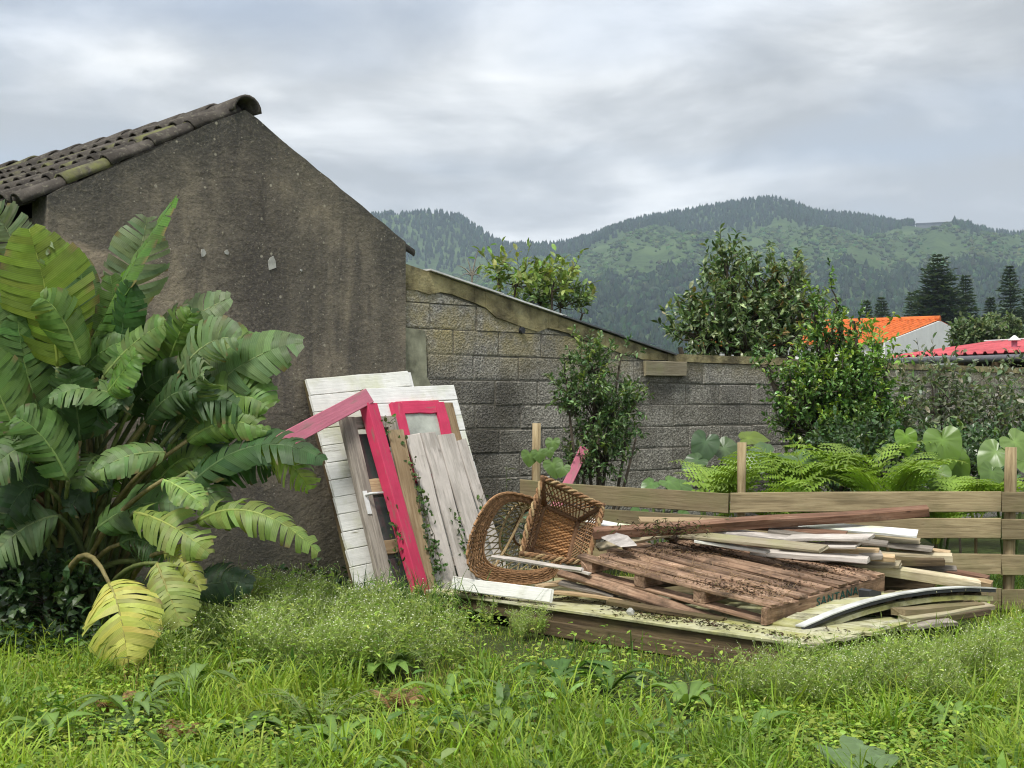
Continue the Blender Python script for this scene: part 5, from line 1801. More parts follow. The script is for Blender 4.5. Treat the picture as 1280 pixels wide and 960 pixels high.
# ---- elephant ears ----------------------------------------------------------
def ear_leaf(mb, c0, tipdir, normal, L, W_, tint, seed):
    """heart shaped leaf hung from its stalk point c0, tip towards tipdir"""
    r = np.random.default_rng(seed)
    td = nrm(tipdir)
    nn = np.asarray(normal, float); nn = nrm(nn - td * np.dot(nn, td))
    sd = np.cross(td, nn)
    an = np.linspace(-math.pi, math.pi, 33)
    outl = []
    for a in an:
        # polar heart: tip at 0, notch at +-pi
        q = abs(a) / math.pi
        rad = np.interp(q, [0, .12, .3, .5, .68, .82, .93, 1.0], [1.0, .80, .66, .62, .66, .66, .48, .16])
        outl.append((math.cos(a) * rad * (1 if abs(a) < 1.57 else .75), math.sin(a) * rad))
    outl = np.array(outl)
    ph = r.uniform(0, 6)
    V, C = [c0], [np.asarray(tint) * 1.5]
    rings = (.35, .7, 1.0)
    for k in rings:
        for i, (x, y) in enumerate(outl):
            wave = .03 * math.sin(an[i] * 5 + ph) * k * k + .02 * math.sin(an[i] * 11 + ph) * k
            z = .16 * abs(y) * k - .30 * (k * max(x, 0)) ** 2 - .12 * k * k * abs(y) + wave
            V.append(c0 + td * x * k * L + sd * y * k * W_ * 1.5 + nn * z * L)
            vein = (i % 4 == 0)
            C.append(np.asarray(tint) * (1.12 if vein else r.uniform(.92, 1.04)))
    T, Q = [], []
    m_ = len(outl)
    for i in range(m_ - 1):
        T.append((0, 1 + i, 2 + i))
        for k in range(2):
            Q.append((1 + k * m_ + i, 1 + (k + 1) * m_ + i, 1 + (k + 1) * m_ + i + 1, 1 + k * m_ + i + 1))
    mb.add(V, T, Q, np.array(C))


def ear_plant(px, Y, leafs, label, seed):
    base = gbase(px, Y)
    t = thing('elephant_ear', label, 'plant', base)
    for k, (x, y, dY, L, td, nn, tint) in enumerate(leafs):
        c0 = at(x, y, Y + dY)
        mb = MB()
        ear_leaf(mb, c0, td, nn, L * .60, L * .36, np.array(tint) * (1.25, 1.2, .8), seed * 31 + k)
        mb.build('leaf', LEAFG, t, True)
        MB().tube(bez(base + (random.uniform(-.05, .05), 0, 0), lerp(base, c0, .6) + (0, 0, .12), c0 + (0, .01, -.005), 8), np.linspace(.014, .008, 8), 6, (.12, .18, .05)).build('stalk', STEMM, t, True)


dn_ = np.array((0, -.25, -1.0))
ear_plant(1170, 10.6, [(1178, 550, 0, .42, (.12, -.3, -1), (-.1, -1, .25), (0.10, 0.175, 0.05)), (1193, 575, .12, .33, (.55, -.2, -.8), (.1, -1, .3), (0.085, 0.155, 0.035)), (1172, 590, -.05, .30, (-.2, -.5, -.7), (0, -.8, .8), (0.09, 0.16, 0.05)), (1200, 600, .1, .28, (.8, -.3, -.4), (0, -.7, .8), (0.13, 0.20, 0.05))], 'tall elephant ear with an upright heart shaped leaf behind the fence', 1)
ear_plant(1132, 10.9, [(1132, 545, 0, .26, (.1, -.2, -.6), (.1, -.9, -.35), (0.10, 0.19, 0.03)), (1125, 590, -.1, .22, (-.7, -.3, -.4), (0, -.7, .8), (0.07, 0.13, 0.04))], 'elephant ear with one round leaf coloured as if backlit beside the citrus bush', 2)  # first leaf tinted brighter and yellower in place of backlight
ear_plant(1262, 10.4, [(1245, 565, 0, .34, (-.6, -.3, -.6), (.1, -.8, .7), (0.105, 0.175, 0.07)), (1268, 552, .05, .36, (.5, -.3, -.5), (0, -.8, .7), (0.11, 0.18, 0.07)), (1285, 575, 0, .36, (.6, -.4, -.6), (0, -.8, .6), (0.09, 0.16, 0.05)), (1240, 590, -.1, .28, (-.4, -.5, -.8), (.2, -.9, .4), (0.075, 0.13, 0.05))], 'elephant ear clump behind the tall fence post', 3)
ear_plant(975, 10.9, [(960, 570, 0, .44, (-.75, -.4, -.35), (.1, -.6, .8), (0.052, 0.10, 0.05)), (1000, 575, -.05, .40, (.6, -.5, -.45), (.1, -.6, .8), (0.065, 0.12, 0.055)), (1030, 585, .0, .30, (.8, -.4, -.5), (0, -.7, .7), (0.09, 0.15, 0.06)), (985, 600, -.2, .3, (.1, -.7, -.7), (0, -.7, .7), (0.06, 0.115, 0.04))], 'wide bluish elephant ear between fence and block wall', 4)
ear_plant(880, 11.3, [(882, 552, 0, .34, (-.3, -.35, -.9), (.1, -.85, .5), (0.045, 0.085, 0.055)), (905, 560, .1, .32, (.6, -.3, -.5), (0, -.8, .6), (0.06, 0.10, 0.06)), (872, 575, -.1, .26, (-.8, -.4, -.3), (0, -.6, .8), (0.04, 0.08, 0.04)), (935, 548, .15, .30, (.9, -.1, .12), (0, -.5, .8), (0.085, 0.13, 0.02))], 'dark veined elephant ear close to the block wall by the slim stake', 5)
ear_plant(820, 10.9, [(815, 604, 0, .20, (-.6, -.5, -.3), (0, -.6, .8), (0.06, 0.13, 0.04)), (835, 602, 0, .22, (.5, -.5, -.3), (0, -.6, .8), (0.07, 0.14, 0.045)), (850, 606, .05, .2, (.9, -.2, -.2), (0, -.6, .8), (0.06, 0.12, 0.04)), (800, 640, -.1, .22, (-.3, -.7, -.4), (0, -.7, .7), (0.05, 0.11, 0.035)), (850, 645, -.1, .22, (.5, -.6, -.4), (0, -.7, .7), (0.05, 0.11, 0.035))], 'low broad leaved plant half hidden by the fence near the dark shrub', 6)
ear_plant(1010, 10.4, [(1000, 650, 0, .25, (-.3, -.7, -.5), (0, -.7, .7), (0.06, 0.115, 0.04)), (1090, 655, .1, .28, (.3, -.7, -.5), (0, -.7, .7), (0.07, 0.12, 0.05)), (1060, 640, .1, .25, (-.3, -.7, -.5), (0, -.7, .7), (0.06, 0.115, 0.05)), (1150, 655, .1, .28, (.3, -.7, -.5), (0, -.7, .7), (0.06, 0.11, 0.05))], 'broad leaves showing between the fence boards under the ferns', 7)


# ---- ferns -----------------------------------------------------------------
def frond(mb, B, C, T, pl, tint, npair=22, up=(0, 0, 1), tw=.0, seed=0):
    r = np.random.default_rng(seed)
    n = npair
    mid = bez(np.asarray(B, float), np.asarray(C, float), np.asarray(T, float), n + 1)
    tg = nrm(np.gradient(mid, axis=0))
    sd = nrm(np.cross(tg, np.asarray(up, float)))
    nn = np.cross(sd, tg)
    tint = np.asarray(tint, float)
    mb.tube(mid, np.linspace(.0045, .0012, n + 1), 4, tint * (1.1, .9, .8), cap=False)
    for k in range(2, n):
        s = k / n
        L = pl * min(1, (s + .06) * 3.2) * (1 - s) ** .75 + .006
        for sg in (-1, 1):
            d = nrm(sd[k] * sg + tg[k] * .42 + nn[k] * r.normal(.05, .1))
            o = nrm(np.cross(nn[k], d))
            m_ = 6
            P0 = mid[k]
            q = np.linspace(0, 1, m_ + 1)
            cen_ = P0 + d * (q * L)[:, None] - nn[k] * (q * q * L * r.uniform(.1, .35))[:, None]
            wv_ = L * .2 * (1 - q) ** .6
            V, Tt = [], []
            for j in range(m_):
                V += [cen_[j], cen_[j] + o * wv_[j] + d * L * .06, cen_[j + 1], cen_[j] - o * wv_[j] + d * L * .06]
                b_ = j * 4
                Tt += [(b_, b_ + 1, b_ + 2), (b_, b_ + 2, b_ + 3)]
            mb.add(V, Tt, None, tint * r.uniform(.8, 1.2))


def fern(base, n, L, label, tint, seed, rise=.7, group=None, dirs=None, pl=.15, spread=1.0, stipe=False):
    r = np.random.default_rng(seed)
    base = np.asarray(base, float)
    t = thing('fern', label, 'fern', base * (1, 1, 0 if stipe else 1), group)
    if stipe:
        MB().tube([base * (1, 1, 0), base], .012, 5, (.16, .12, .06)).build('stipe', STEMM, t)
    for k in range(n):
        an = dirs[k] if dirs is not None else r.uniform(0, 6.283)
        l = L * r.uniform(.75, 1.15)
        d = np.array((math.cos(an), math.sin(an), 0))
        B = np.asarray(base) + d * .02
        C = B + d * l * .35 * spread + ZUP * l * rise * r.uniform(.8, 1.1)
        T = B + d * l * .95 * spread + ZUP * l * rise * r.uniform(.35, .75)
        mb = MB()
        frond(mb, B, C, T, pl * r.uniform(.85, 1.15), np.asarray(tint) * r.uniform(.75, 1.25), 16, seed=seed * 100 + k)
        mb.build('frond', LEAF, t)
    return t


FT = (0.20, 0.31, 0.045)
for k, (px, Y, n, L, lab) in enumerate(((905, 10.35, 7, .62, 'bright fern leaning left of the slim fence stake'), (960, 10.3, 8, .55, 'lush fern just behind the fence beside the slim stake'), (1040, 10.25, 9, .58, 'low fern behind the middle of the fence'), (1110, 10.3, 9, .55, 'low fern behind the fence under the citrus bush'), (1170, 10.2, 8, .5, 'low fern at the foot of the tall elephant ear'), (1220, 10.15, 8, .5, 'low fern close to the tall fence post'), (1000, 10.7, 8, .6, 'fern behind the fence ferns near the wide elephant ear'), (1075, 10.8, 8, .6, 'fern at the foot of the citrus bush'))):
    fern(gbase(px, Y) + (0, 0, (.60, .50, .42, .58, .40, .55, .62, .66)[k]), n + 1, L * 1.15, lab, FT, 50 + k, .85, None, None, .26, .9, stipe=True)
# the single tall frond and the low arching ones
t = thing('fern', 'tall upright fern frond in front of the wide elephant ear', 'fern', gbase(1000, 10.25))
mb = MB(); frond(mb, gbase(1005, 10.05), at(1018, 600, 10.05), at(985, 540, 10.0), .30, np.array(FT) * 1.15, 15, up=(0, -1, .15), seed=5); mb.build('frond', LEAF, t)
mb = MB(); frond(mb, gbase(1005, 10.02), at(990, 590, 10.0), at(950, 562, 9.98), .24, np.array(FT) * 1.1, 15, up=(0, -1, .3), seed=6); mb.build('frond', LEAF, t)
t = thing('fern', 'pale arching fern fronds reaching left of the slim stake', 'fern', gbase(930, 10.4))
for k, (c_, e_) in enumerate((((890, 560), (835, 578)), ((880, 580), (842, 592)), ((910, 570), (870, 605)))):
    mb = MB(); frond(mb, gbase(930, 10.4) + (0, 0, .2), at(*c_, 10.35), at(*e_, 10.2), .17, np.array(FT) * 1.1, 20, up=(0, -.35, 1), seed=k); mb.build('frond', LEAF, t)

# ---- vine behind the basket, small weeds by the wall -------------------------
t = thing('gourd_vine', 'round leaved vine climbing the slim stake behind the wicker basket', 'vine', gbase(690, 9.75))
pts = np.array([gbase(692, 9.7), at(690, 600, 9.65), at(681, 575, 9.65), at(682, 562, 9.65), at(692, 552, 9.65)])
MB().tube(pts, .005, 5, (.16, .20, .07)).build('stem', STEMM, t)
for k, (x, y, L) in enumerate(((662, 568, .085), (673, 566, .07), (691, 552, .075), (686, 563, .055), (691, 580, .10), (704, 584, .075))):
    mb = MB()
    ear_leaf(mb, at(x, y, 9.6 - .02 * k), (random.uniform(-.5, .5), -.3, -.8), (random.uniform(-.3, .3), -1, .5), L, L * .75, (0.095, 0.165, 0.04), 200 + k)
    mb.build('leaf', LEAF, t, True)


def weed(px, Y, hpx, label, n=16, L=.07, Wd=.03, tint=(0.06, 0.11, 0.045), seed=0, lean=0):
    r = np.random.default_rng(seed)
    base = gbase(px, Y)
    H = hpx * Y / F
    t = thing('weed', label, 'weed', base)
    mb = MB()
    pts = bez(base, base + ZUP * H * .6 + (lean * .3, 0, 0), base + ZUP * H + (lean, 0, 0), 8)
    mb.tube(pts, np.linspace(.006, .002, 8), 4, np.asarray(tint) * 1.3)
    f = r.uniform(.25, 1, n)
    P = np.array([np.interp(f, np.linspace(0, 1, 8), pts[:, i]) for i in range(3)]).T
    D = rdir(n, r) * (1, 1, .3) + (0, 0, .35)
    leaves(mb, P, D, ZUP + rdir(n, r) * .4, L * r.uniform(.6, 1.2, n), Wd, tints(n, tint, .2, .1, r), .2, .25, True)
    mb.build('foliage', LEAF, t)


weed(633, 9.9, 175, 'thin seedling weed with pale buds between the white panel and the slim stake', 12, .07, .03, (.10, .12, .07), 1)
weed(655, 9.85, 130, 'grey leaved weed standing behind the round wicker shell', 26, .09, .035, (.09, .13, .085), 2)
weed(628, 9.7, 100, 'short leafy weed beside the leaning boards', 20, .07, .04, (.07, .13, .04), 3)

# ivy strands over the leaning boards
t = thing('climbing_ivy', 'small leaved creeper growing up through the leaning boards', 'creeper', ln(540, 720, .2))
for q, (p0, p1, n) in enumerate((((545, 715), (505, 545), 90), ((553, 715), (520, 590), 70), ((590, 712), (568, 640), 40), ((500, 715), (484, 560), 60), ((600, 670), (605, 610), 24), ((478, 535), (492, 525), 14))):
    a, b2 = ln(*p0, .2), ln(*p1, .19)
    MB().tube(np.linspace(a, b2, 12) + rng.normal(0, .012, (12, 3)), .0025, 4, (.10, .09, .05)).build('stem', STEMM, t)
    mb = MB()
    f = rng.uniform(0, 1, n) ** 1.4
    P = a + (b2 - a) * f[:, None] + rng.normal(0, .022, (n, 3)) * (1, .6, 1)
    leaves(mb, P, rdir(n) + (0, -.3, 0), NL + rdir(n) * .6, rng.uniform(.02, .045, n), rng.uniform(.016, .034, n), tints(n, [(.05, .10, .025), (.08, .14, .035)], .25), .15, .2, True)
    mb.build('foliage', LEAF, t)

# ================================================================= GRASS AND WEEDS
PILE = [(-.58, 9.42), (1.52, 7.27), (1.62, 7.72), (2.98, 8.5), (2.9, 9.4), (.2, 10.3)]


def inside(poly, X, Y):
    r = np.zeros(len(X), bool)
    n = len(poly)
    for i in range(n):
        x0, y0 = poly[i]
        x1, y1 = poly[(i + 1) % n]
        c_ = ((y0 > Y) != (y1 > Y)) & (X < (x1 - x0) * (Y - y0) / (y1 - y0 + 1e-9) + x0)
        r ^= c_
    return r


def wall_side(X, Y):
    """distance in front of the house and block wall"""
    return (X - HL[0]) * NW[0] + (Y - HL[1]) * NW[1]


def scatter(n, y0=4.7, y1=11.5, p=1.6, r=rng, pad=1.5):
    u = r.uniform(0, 1, n)
    Y = (y0 ** (1 - p) + u * (y1 ** (1 - p) - y0 ** (1 - p))) ** (1 / (1 - p))
    X = r.uniform(-1, 1, n) * (Y * .362 + pad)
    ok = (wall_side(X, Y) > .05) & ~inside(PILE, X, Y)
    return X[ok], Y[ok]


def fbm(X, Y, s):
    return (np.sin(X * 1.7 * s + 1.3) * np.cos(Y * 1.3 * s + .4) + .6 * np.sin(X * 3.1 * s - Y * 2.7 * s + 2) + .4 * np.cos(X * 6.3 * s + Y * 5.1 * s)) / 2


CLEAR = [(235, 872, .17), (165, 905, .17), (305, 925, .12), (700, 860, .15), (760, 870, .15), (480, 850, .12), (560, 885, .12), (860, 890, .12), (640, 925, .12), (940, 930, .12), (395, 915, .22), (500, 838, .2), (495, 895, .2), (215, 935, .16), (140, 890, .12), (1070, 945, .28), (60, 930, .12), (420, 940, .1), (1190, 915, .12), (140, 925, .15)]
CLP = [(*gz(a, b, .03)[:2], r_) for a, b, r_ in CLEAR]


def cleared(X, Y):
    k = np.zeros(len(X), bool)
    for (cx, cy_, r_) in CLP:
        k |= (X - cx) ** 2 + ((Y - cy_ + .10) * .6) ** 2 < r_ * r_
    return k


def by_pile(X, Y, d=.9):
    fd = (X - A_[0]) * E2[0] + (Y - A_[1]) * E2[1]
    al = (X - A_[0]) * E1[0] + (Y - A_[1]) * E1[1]
    return (fd > -d) & (al > .9) & (al < 3.0)


def blades(mb, X, Y, H, Wd, tint, bend, r=rng, z0=0.0):
    n = len(X)
    an = r.uniform(0, 6.283, n)
    d = np.stack([np.cos(an), np.sin(an), np.zeros(n)], -1)
    fa = an + 1.57 + r.normal(0, .5, n)
    s = np.stack([np.cos(fa), np.sin(fa), np.zeros(n)], -1)
    P = np.stack([X, Y, np.full(n, z0 - .01)], -1)
    H, Wd, bend = H[:, None], Wd[:, None], np.asarray(bend)[:, None]
    V = []
    for t, w in ((0, .8), (.4, 1.0), (.75, .7)):
        c_ = P + ZUP * H * (t - .32 * bend * t * t) + d * H * bend * t ** 1.8
        V += [c_ - s * Wd * w / 2, c_ + s * Wd * w / 2]
    V.append(P + ZUP * H * (1 - .45 * bend) + d * H * bend)
    V = np.stack(V, 1)
    T = np.array([(0, 1, 3), (0, 3, 2), (2, 3, 5), (2, 5, 4), (4, 5, 6)])
    TT = (T[None] + (np.arange(n) * 7)[:, None, None]).reshape(-1, 3)
    k = np.array([.55, .55, .9, .9, 1.05, 1.05, 1.1])
    C = (tint[:, None, :] * np.ones((1, 7, 1))).reshape(-1, 3)
    mb.add(V.reshape(-1, 3), TT, None, C)


GC = np.array([(0.22, 0.325, 0.035), (0.28, 0.385, 0.048), (0.15, 0.25, 0.03), (0.34, 0.40, 0.08)])
mb = MB()
X, Y = scatter(105000)
n = len(X)
f1 = fbm(X, Y, 1.0)
tall = np.clip(.5 + f1 * .7 + rng.normal(0, .25, n), 0, 1.3)
H = .055 + .13 * tall * rng.uniform(.5, 1.2, n)
tint = tints(n, GC, .2, .1)
yel = rng.uniform(size=n) < np.clip(.06 + .10 * fbm(X + 9, Y - 3, 2.2), .02, .3)
tint[yel] = tints(yel.sum(), [(.34, .29, .13), (.22, .17, .08)], .25)
# grass kept short right in front of the pile so its beams show
fd = (X - A_[0]) * E2[0] + (Y - A_[1]) * E2[1]
al = (X - A_[0]) * E1[0] + (Y - A_[1]) * E1[1]
nearp = (fd < 0) & (fd > -1.3) & (al > .2) & (al < 3.0)
H[nearp] *= np.clip(.22 - fd[nearp] * .42, .22, 1)
H[cleared(X, Y)] *= .35
tint *= np.clip(.92 + .34 * fbm(X * 1.4 + 3, Y * 1.4, 1.6), .55, 1.3)[:, None]
H *= np.where(Y < 6.6, .85, 1.0)
blades(mb, X, Y, H, rng.uniform(.0028, .0065, n), tint, np.clip(rng.normal(.5, .28, n), .05, 1.1))
# long tussocks
for k in range(520):
    x, y = scatter(1, 4.8, 9.6)
    if len(x) == 0:
        continue
    m_ = rng.integers(25, 60)
    rad = rng.uniform(.04, .12)
    X, Y = x[0] + rng.normal(0, rad, m_), y[0] + rng.normal(0, rad, m_)
    if wall_side(X, Y).min() < .05:
        continue
    fd = (X[0] - A_[0]) * E2[0] + (Y[0] - A_[1]) * E2[1]
    al = (X[0] - A_[0]) * E1[0] + (Y[0] - A_[1]) * E1[1]
    if (fd > -1.2 and .6 < al < 3.0) or (fd > -.5 and .1 < al < 3.0) or cleared(X, Y).mean() > .2:
        continue
    base_t = GC[rng.integers(0, 3)] * rng.uniform(.8, 1.15)
    blades(mb, X, Y, rng.uniform(.16, .34, m_), rng.uniform(.005, .010, m_), tints(m_, base_t, .15, .06), np.clip(rng.normal(.65, .25, m_), .1, 1.2))
# long grass at the foot of the leaning panels and round the pile
for (px, Y0, n, sx_, sy_, h0, h1) in ((520, 9.15, 420, .30, .16, .22, .46), (470, 9.35, 160, .2, .15, .18, .34), (1130, 7.45, 70, .15, .08, .15, .3), (760, 8.0, 40, .3, .06, .08, .2), (1260, 7.6, 160, .2, .2, .12, .28), (860, 7.1, 40, .2, .06, .08, .18)):
    X, Y = (px - 640) / F * Y0 + rng.normal(0, sx_, n), Y0 + rng.normal(0, sy_, n)
    ok = ~inside(PILE, X, Y) & (wall_side(X, Y) > .1)
    X, Y = X[ok], Y[ok]
    blades(mb, X, Y, rng.uniform(h0, h1, len(X)), rng.uniform(.005, .009, len(X)), tints(len(X), [(0.06, .125, .025), (.09, .17, .03)], .18), np.clip(rng.normal(.6, .25, len(X)), .1, 1.2))
tag(mb.build('grass', GRASSM), 'rough green grass covering the garden in front of the pile', 'grass', kind='stuff')

# lawn beyond the fence boards
mb = MB()
n = 9000
X, Y = rng.uniform(2.2, 4.8, n), rng.uniform(9.9, 12.0, n)
ok = wall_side(X, Y) > .1
X, Y = X[ok], Y[ok]
blades(mb, X, Y, rng.uniform(.08, .2, len(X)), rng.uniform(.005, .009, len(X)), tints(len(X), [(.11, .20, .035), (.15, .24, .05)], .2), np.clip(rng.normal(.5, .2, len(X)), .1, 1))
tag(mb.build('lawn_grass', GRASSM), 'bright grass seen through the fence boards', 'grass', kind='stuff')

# low clover like cover
mb = MB()
X, Y = scatter(74000, 4.7, 10.0, 2.0)
ok = (fbm(X + 5, Y + 2, .8) + rng.normal(0, .3, len(X)) > -.05) & ~(by_pile(X, Y, .7) & (rng.uniform(size=len(X)) < .8))
X, Y = X[ok], Y[ok]
n = len(X)
P = np.stack([X, Y, rng.uniform(.03, .12, n)], -1)
leaves(mb, P, rdir(n) * (1, 1, .25) + (0, 0, .1), ZUP + rdir(n) * .35, rng.uniform(.016, .042, n), rng.uniform(.013, .030, n), tints(n, [(.21, .32, .037), (.14, .25, .03), (.28, .375, .055)], .2, .08), .15, .25, True)
tag(mb.build('ground_cover', LEAF), 'low bright clover like leaves between the grass', 'ground cover', kind='stuff')


mb = MB()
X, Y = scatter(9000, 4.8, 9.0, 2.0)
ok = (fbm(X - 4, Y + 7, 1.3) + rng.normal(0, .25, len(X)) > .28) & ~cleared(X, Y) & ~by_pile(X, Y)
X, Y = X[ok], Y[ok]
n = len(X)
P = np.stack([X, Y, rng.uniform(.04, .15, n)], -1)
leaves(mb, P, rdir(n) * (1, 1, .3) + (0, -.2, .35), ZUP + rdir(n) * .4, rng.uniform(.05, .13, n), rng.uniform(.022, .05, n), tints(n, [(.10, .19, .035), (.15, .25, .05), (.075, .15, .03), (.20, .28, .09)], .2, .08), .15, .3, True)
tag(mb.build('broadleaf_weeds', LEAF), 'mixed broad leaved weeds growing through the grass', 'weeds', kind='stuff')


# fine branched weeds with tiny white flowers
def flower_proto(seed):
    r = np.random.default_rng(seed)
    g, fl = MB(), MB()
    pg = np.array((0.32, 0.41, 0.11))
    tips = []
    for k in range(7):
        an, ln_ = r.uniform(0, 6.283), r.uniform(.07, .17)
        e = np.array((math.cos(an) * ln_, math.sin(an) * ln_, r.uniform(.22, .34)))
        pts = bez(np.zeros(3), e * (.25, .25, .6), e, 5)
        g.tube(pts, [.0028, .0024, .002, .0016, .0012], 3, pg * .8, cap=False)
        for q in range(7):
            b_ = pts[r.integers(2, 5)]
            o = rdir(1, r)[0] * (.06, .06, .03) + (0, 0, r.uniform(.02, .06))
            g.tube([b_, b_ + o * .6, b_ + o], .0009, 3, pg, cap=False)
            tips.append(b_ + o)
            for z in range(2):
                o2 = rdir(1, r)[0] * (.022, .022, .012) + (0, 0, .012)
                g.tube([b_ + o * .7, b_ + o + o2], .0007, 3, pg, cap=False)
                tips.append(b_ + o + o2)
    n = 110
    tp = np.array(tips)
    P = tp[r.integers(0, len(tp), n)] * r.uniform(.35, 1.0, (n, 1)) + r.normal(0, .012, (n, 3))
    P[:, 2] = np.maximum(P[:, 2], .01)
    leaves(g, P, rdir(n, r) * (1, 1, .5) + (0, 0, .2), ZUP + rdir(n, r) * .5, r.uniform(.018, .05, n), r.uniform(.006, .016, n), tints(n, [(.30, .41, .08), (.39, .48, .13), (.21, .33, .055)], .2, .06, r), .2, .25)
    oc = np.array([(1, 0, 0), (-1, 0, 0), (0, 1, 0), (0, -1, 0), (0, 0, .7), (0, 0, -.7)], float)
    ot = np.array([(0, 2, 4), (2, 1, 4), (1, 3, 4), (3, 0, 4), (2, 0, 5), (1, 2, 5), (3, 1, 5), (0, 3, 5)])
    for p in tp:
        if r.random() < .2:
            fl.add(p + oc * r.uniform(.0028, .0052), ot, None, np.array((.74, .76, .60)) * r.uniform(.75, 1.1))
    return [(np.concatenate(m_.v), np.concatenate(m_.t) if m_.t else np.zeros((0, 3), int), np.concatenate(m_.q) if m_.q else np.zeros((0, 4), int), np.concatenate(m_.c)) for m_ in (g, fl)]


PROT = [flower_proto(s) for s in range(7)]


def flower_patch(name, label, pts, smin=.75, smax=1.25):
    out = [MB(), MB()]
    for (x, y) in pts:
        pr = PROT[random.randrange(len(PROT))]
        s, an = random.uniform(smin, smax), random.uniform(0, 6.283)
        R = np.array(((math.cos(an), -math.sin(an), 0), (math.sin(an), math.cos(an), 0), (0, 0, 1))) * s
        tn = random.uniform(.82, 1.18)
        for o, (V, T, Q, C) in zip(out, pr):
            o.add(V @ R.T + (x, y, 0), T, Q, C * tn)
    t = tag(out[0].build(name, LEAF), label, 'weeds', kind='stuff')
    f = out[1].build('blossom', FLOWER, t)
    f['kind'] = 'stuff'


pl_, pr_, pm_ = [], [], []
while len(pl_) < 230:
    Y = rng.uniform(7.0, 9.35)
    px = rng.normal(395 + (Y - 8) * 18, 92)
    if math.sin(px * .045 + Y * 4.1) + math.sin(px * .021 - Y * 6.3) < -.75:
        continue
    x = (px - 640) / F * Y
    X1, Y1 = np.array([x]), np.array([Y])
    if px < np.interp(Y, [7.0, 8.2, 8.8, 9.4], [620, 560, 440, 380]) and wall_side(X1, Y1)[0] > .25 and not inside(PILE, X1, Y1)[0] and px > 215:
        pl_.append((x, Y))
while len(pr_) < 260:
    Y = rng.uniform(6.25, 8.1)
    px = rng.uniform(860, 1380)
    if math.sin(px * .038 + Y * 5.1) + math.sin(px * .017 - Y * 7.3) < -.7:
        continue
    x = (px - 640) / F * Y
    X1, Y1 = np.array([x]), np.array([Y])
    lim = np.interp(px, [860, 960, 1010, 1150, 1280, 1380], [6.75, 6.75, 6.9, 7.2, 7.45, 7.9])
    if not inside(PILE, X1, Y1)[0] and Y < lim and Y > np.interp(px, [860, 950, 1280], [6.5, 6.2, 6.1]):
        pr_.append((x, Y))
while len(pm_) < 26:
    t = rng.uniform(-.05, .42)
    x, y = pe(t * 2.95, -rng.uniform(.08, .4), 0)[:2]
    pm_.append((x, y))
flower_patch('flowering_weeds', 'dense pale weeds with tiny white flowers below the leaning panels', pl_, .45, 1.1)
flower_patch('flowering_weeds', 'dense pale weeds with tiny white flowers below the bowed panel', pr_, .4, .9)
flower_patch('flowering_weeds', 'straggly white flowered weeds along the mossy platform edge', pm_, .3, .6)

# dark creeping cover under the big leaves and along the gable
mb = MB()
n = 9000
px, Y = rng.uniform(-60, 470, n), rng.uniform(7.5, 10.4, n)
X = (px - 640) / F * Y
wd = wall_side(X, Y)
ok = (wd > .03) & (wd < np.interp(px, [-60, 150, 330, 470], [1.5, 1.25, .55, .35]))
X, Y, wd = X[ok], Y[ok], wd[ok]
n = len(X)
P = np.stack([X, Y, rng.uniform(.02, .30, n) * rng.uniform(.4, 1.0, n)], -1)
leaves(mb, P, rdir(n) * (1, 1, .4) + (0, -.2, 0), ZUP + rdir(n) * .5, rng.uniform(.03, .075, n), rng.uniform(.025, .055, n), tints(n, [(.018, .038, .012), (.03, .058, .018), (.045, .085, .022)], .25), .15, .2, True)
tag(mb.build('creeping_cover', LEAF), 'dark creeping leaves along the foot of the gable wall', 'ground cover', kind='stuff')


# single weeds, ferns and dead fronds in the foreground
def rosette(px, py, n, L, Wd, label, tint, seed, rise=.5, name='dock_weed'):
    r = np.random.default_rng(seed)
    b_ = gz(px, py, 0.02)
    t = thing(name, label, 'weed', b_)
    L, Wd, n = L * 1.3, Wd * 1.35, n + 3
    for k in range(n):
        an = r.uniform(0, 6.283)
        l = L * r.uniform(.7, 1.2)
        d = np.array((math.cos(an), math.sin(an), 0))
        m_ = 7
        mid = bez(b_, b_ + d * l * .4 + ZUP * l * rise * 1.4, b_ + d * l * .95 + ZUP * l * rise * .6, m_)
        tg = nrm(np.gradient(mid, axis=0))
        sd = nrm(np.cross(tg, ZUP))
        up = np.cross(sd, tg)
        w = Wd * np.array([.12, .45, .8, 1.0, .9, .6, .05])
        V = np.concatenate([mid - sd * w[:, None] / 2 + up * w[:, None] * .15, mid, mid + sd * w[:, None] / 2 + up * w[:, None] * .15])
        V += r.normal(0, .002, V.shape)
        Q = []
        for j in range(m_ - 1):
            Q += [(j, j + 1, m_ + j + 1, m_ + j), (m_ + j, m_ + j + 1, 2 * m_ + j + 1, 2 * m_ + j)]
        tc_ = np.asarray(tint) * r.uniform(.8, 1.2)
        C = np.concatenate([np.tile(tc_, (m_, 1)), np.tile(tc_ * 1.35, (m_, 1)), np.tile(tc_, (m_, 1))])
        MB().add(V, None, Q, C).build('leaf', LEAF, t, True)


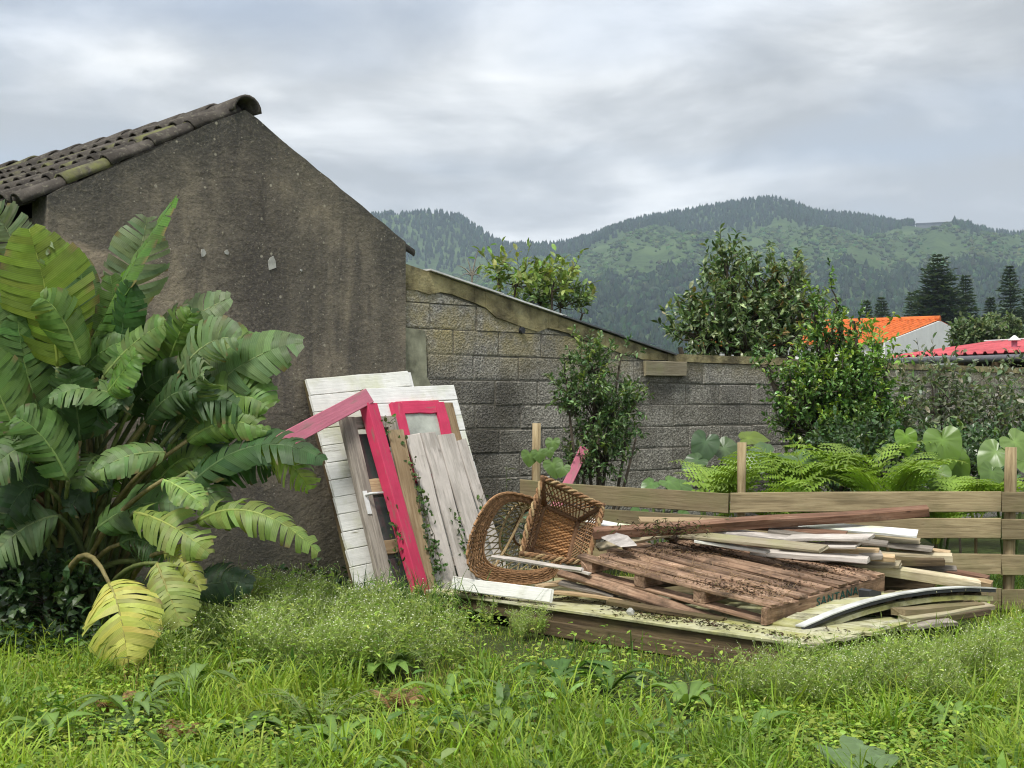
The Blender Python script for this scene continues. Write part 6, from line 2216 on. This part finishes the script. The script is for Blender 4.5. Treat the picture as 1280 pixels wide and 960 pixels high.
DK = (0.13, 0.22, 0.045)
for k, (px, py, n, L, Wd, lab, tn) in enumerate((
        (235, 872, 9, .20, .055, 'pale broad leaved dock in the grass below the dark torn leaf', (.13, .20, .06)),
        (165, 905, 8, .22, .035, 'narrow striped rosette in the grass below the yellow leaf', (.12, .19, .06)),
        (305, 925, 8, .13, .06, 'pale nettle like weed near the low green fern', (.11, .18, .05)),
        (700, 860, 12, .20, .045, 'dark green dock clump in the grass below the platform', (.06, .13, .025)),
        (760, 870, 10, .20, .04, 'second dark dock clump beside the dock below the platform', (.07, .14, .025)),
        (480, 850, 9, .17, .06, 'broad leaved weed beside the brown dead fern', DK),
        (560, 885, 8, .18, .035, 'long leaved plantain right of the brown dead fern', DK),
        (1110, 800, 9, .22, .06, 'broad green dock standing in the white flowers', (.06, .125, .025)),
        (860, 890, 9, .18, .04, 'plantain in the grass left of the white flowered weeds', DK),
        (640, 925, 8, .16, .04, 'plantain in the short bright grass near the bottom of the lawn', (.12, .20, .04)),
        (1190, 915, 9, .18, .035, 'long leaved plantain below the white flowers', DK),
        (940, 930, 8, .18, .035, 'pale plantain beside the lobed gourd leaves', (.10, .18, .035)),
        (60, 930, 8, .15, .05, 'small dock in the bright grass below the big plant', DK),
        (420, 940, 8, .18, .035, 'long leaved plantain below the low green fern', DK))):
    rosette(px, py, n, L, Wd, lab, tn, 300 + k)
for k, (px, py, n, L, lab, tn, rs) in enumerate((
        (395, 915, 7, .28, 'low green fern in the foreground grass', (.15, .23, .06), .75),
        (500, 838, 6, .26, 'pale fern fronds above the brown dead fern', (.17, .25, .08), .7),
        (140, 925, 5, .20, 'small fern beside the striped rosette', (.085, .15, .04), .5))):
    fern(gz(px, py, .02), n, L, lab, tn, 400 + k, rs, None, None, .07)
for k, (px, py, n, L, lab) in enumerate(((495, 895, 8, .20, 'brown dead fern clump in the middle of the grass'), (215, 935, 7, .16, 'brown withered weed clump near the striped rosette'), (140, 890, 5, .13, 'small brown dead frond below the yellow leaf'), (5, 790, 9, .36, 'dry red brown fronds at the foot of the big leaved clump'))):
    fern(gz(px, py, .02), n, L, lab, (.22, .14, .06) if k != 3 else (.16, .07, .04), 420 + k, .75, None, None, .06, .8)
t = thing('gourd_plant', 'big bluish lobed gourd leaves lying low in the foreground grass', 'plant', gz(1070, 950, 0))
for k, (px, py, L) in enumerate(((1045, 938, .10), (1078, 932, .12), (1100, 945, .10), (1065, 948, .09))):
    mb = MB()
    ear_leaf(mb, gz(px, py, .13), (random.uniform(-.6, .6), -.8, .0), (0, -.5, .9), L, L * .75, (.13, .20, .08), 500 + k)
    mb.build('leaf', LEAF, t, True)

# ================================================================= HAZE
mh = bpy.data.materials.new('haze')
mh.use_nodes = True
nt = mh.node_tree
nt.nodes.clear()
ho = nt.nodes.new('ShaderNodeOutputMaterial')
pv = node(nt, 'ShaderNodeVolumePrincipled', {'Color': (0.66, 0.79, 1.0, 1.0), 'Density': 0.00016, 'Anisotropy': 0.0})
nt.links.new(pv.outputs[0], ho.inputs['Volume'])
mb = MB()
mb.box((-3300, -3300, -1.5), (3300, 3400, 480))
hz = mb.build('haze', mh)
hz['kind'] = 'stuff'
hz['label'] = 'thin pale blue haze in the air'
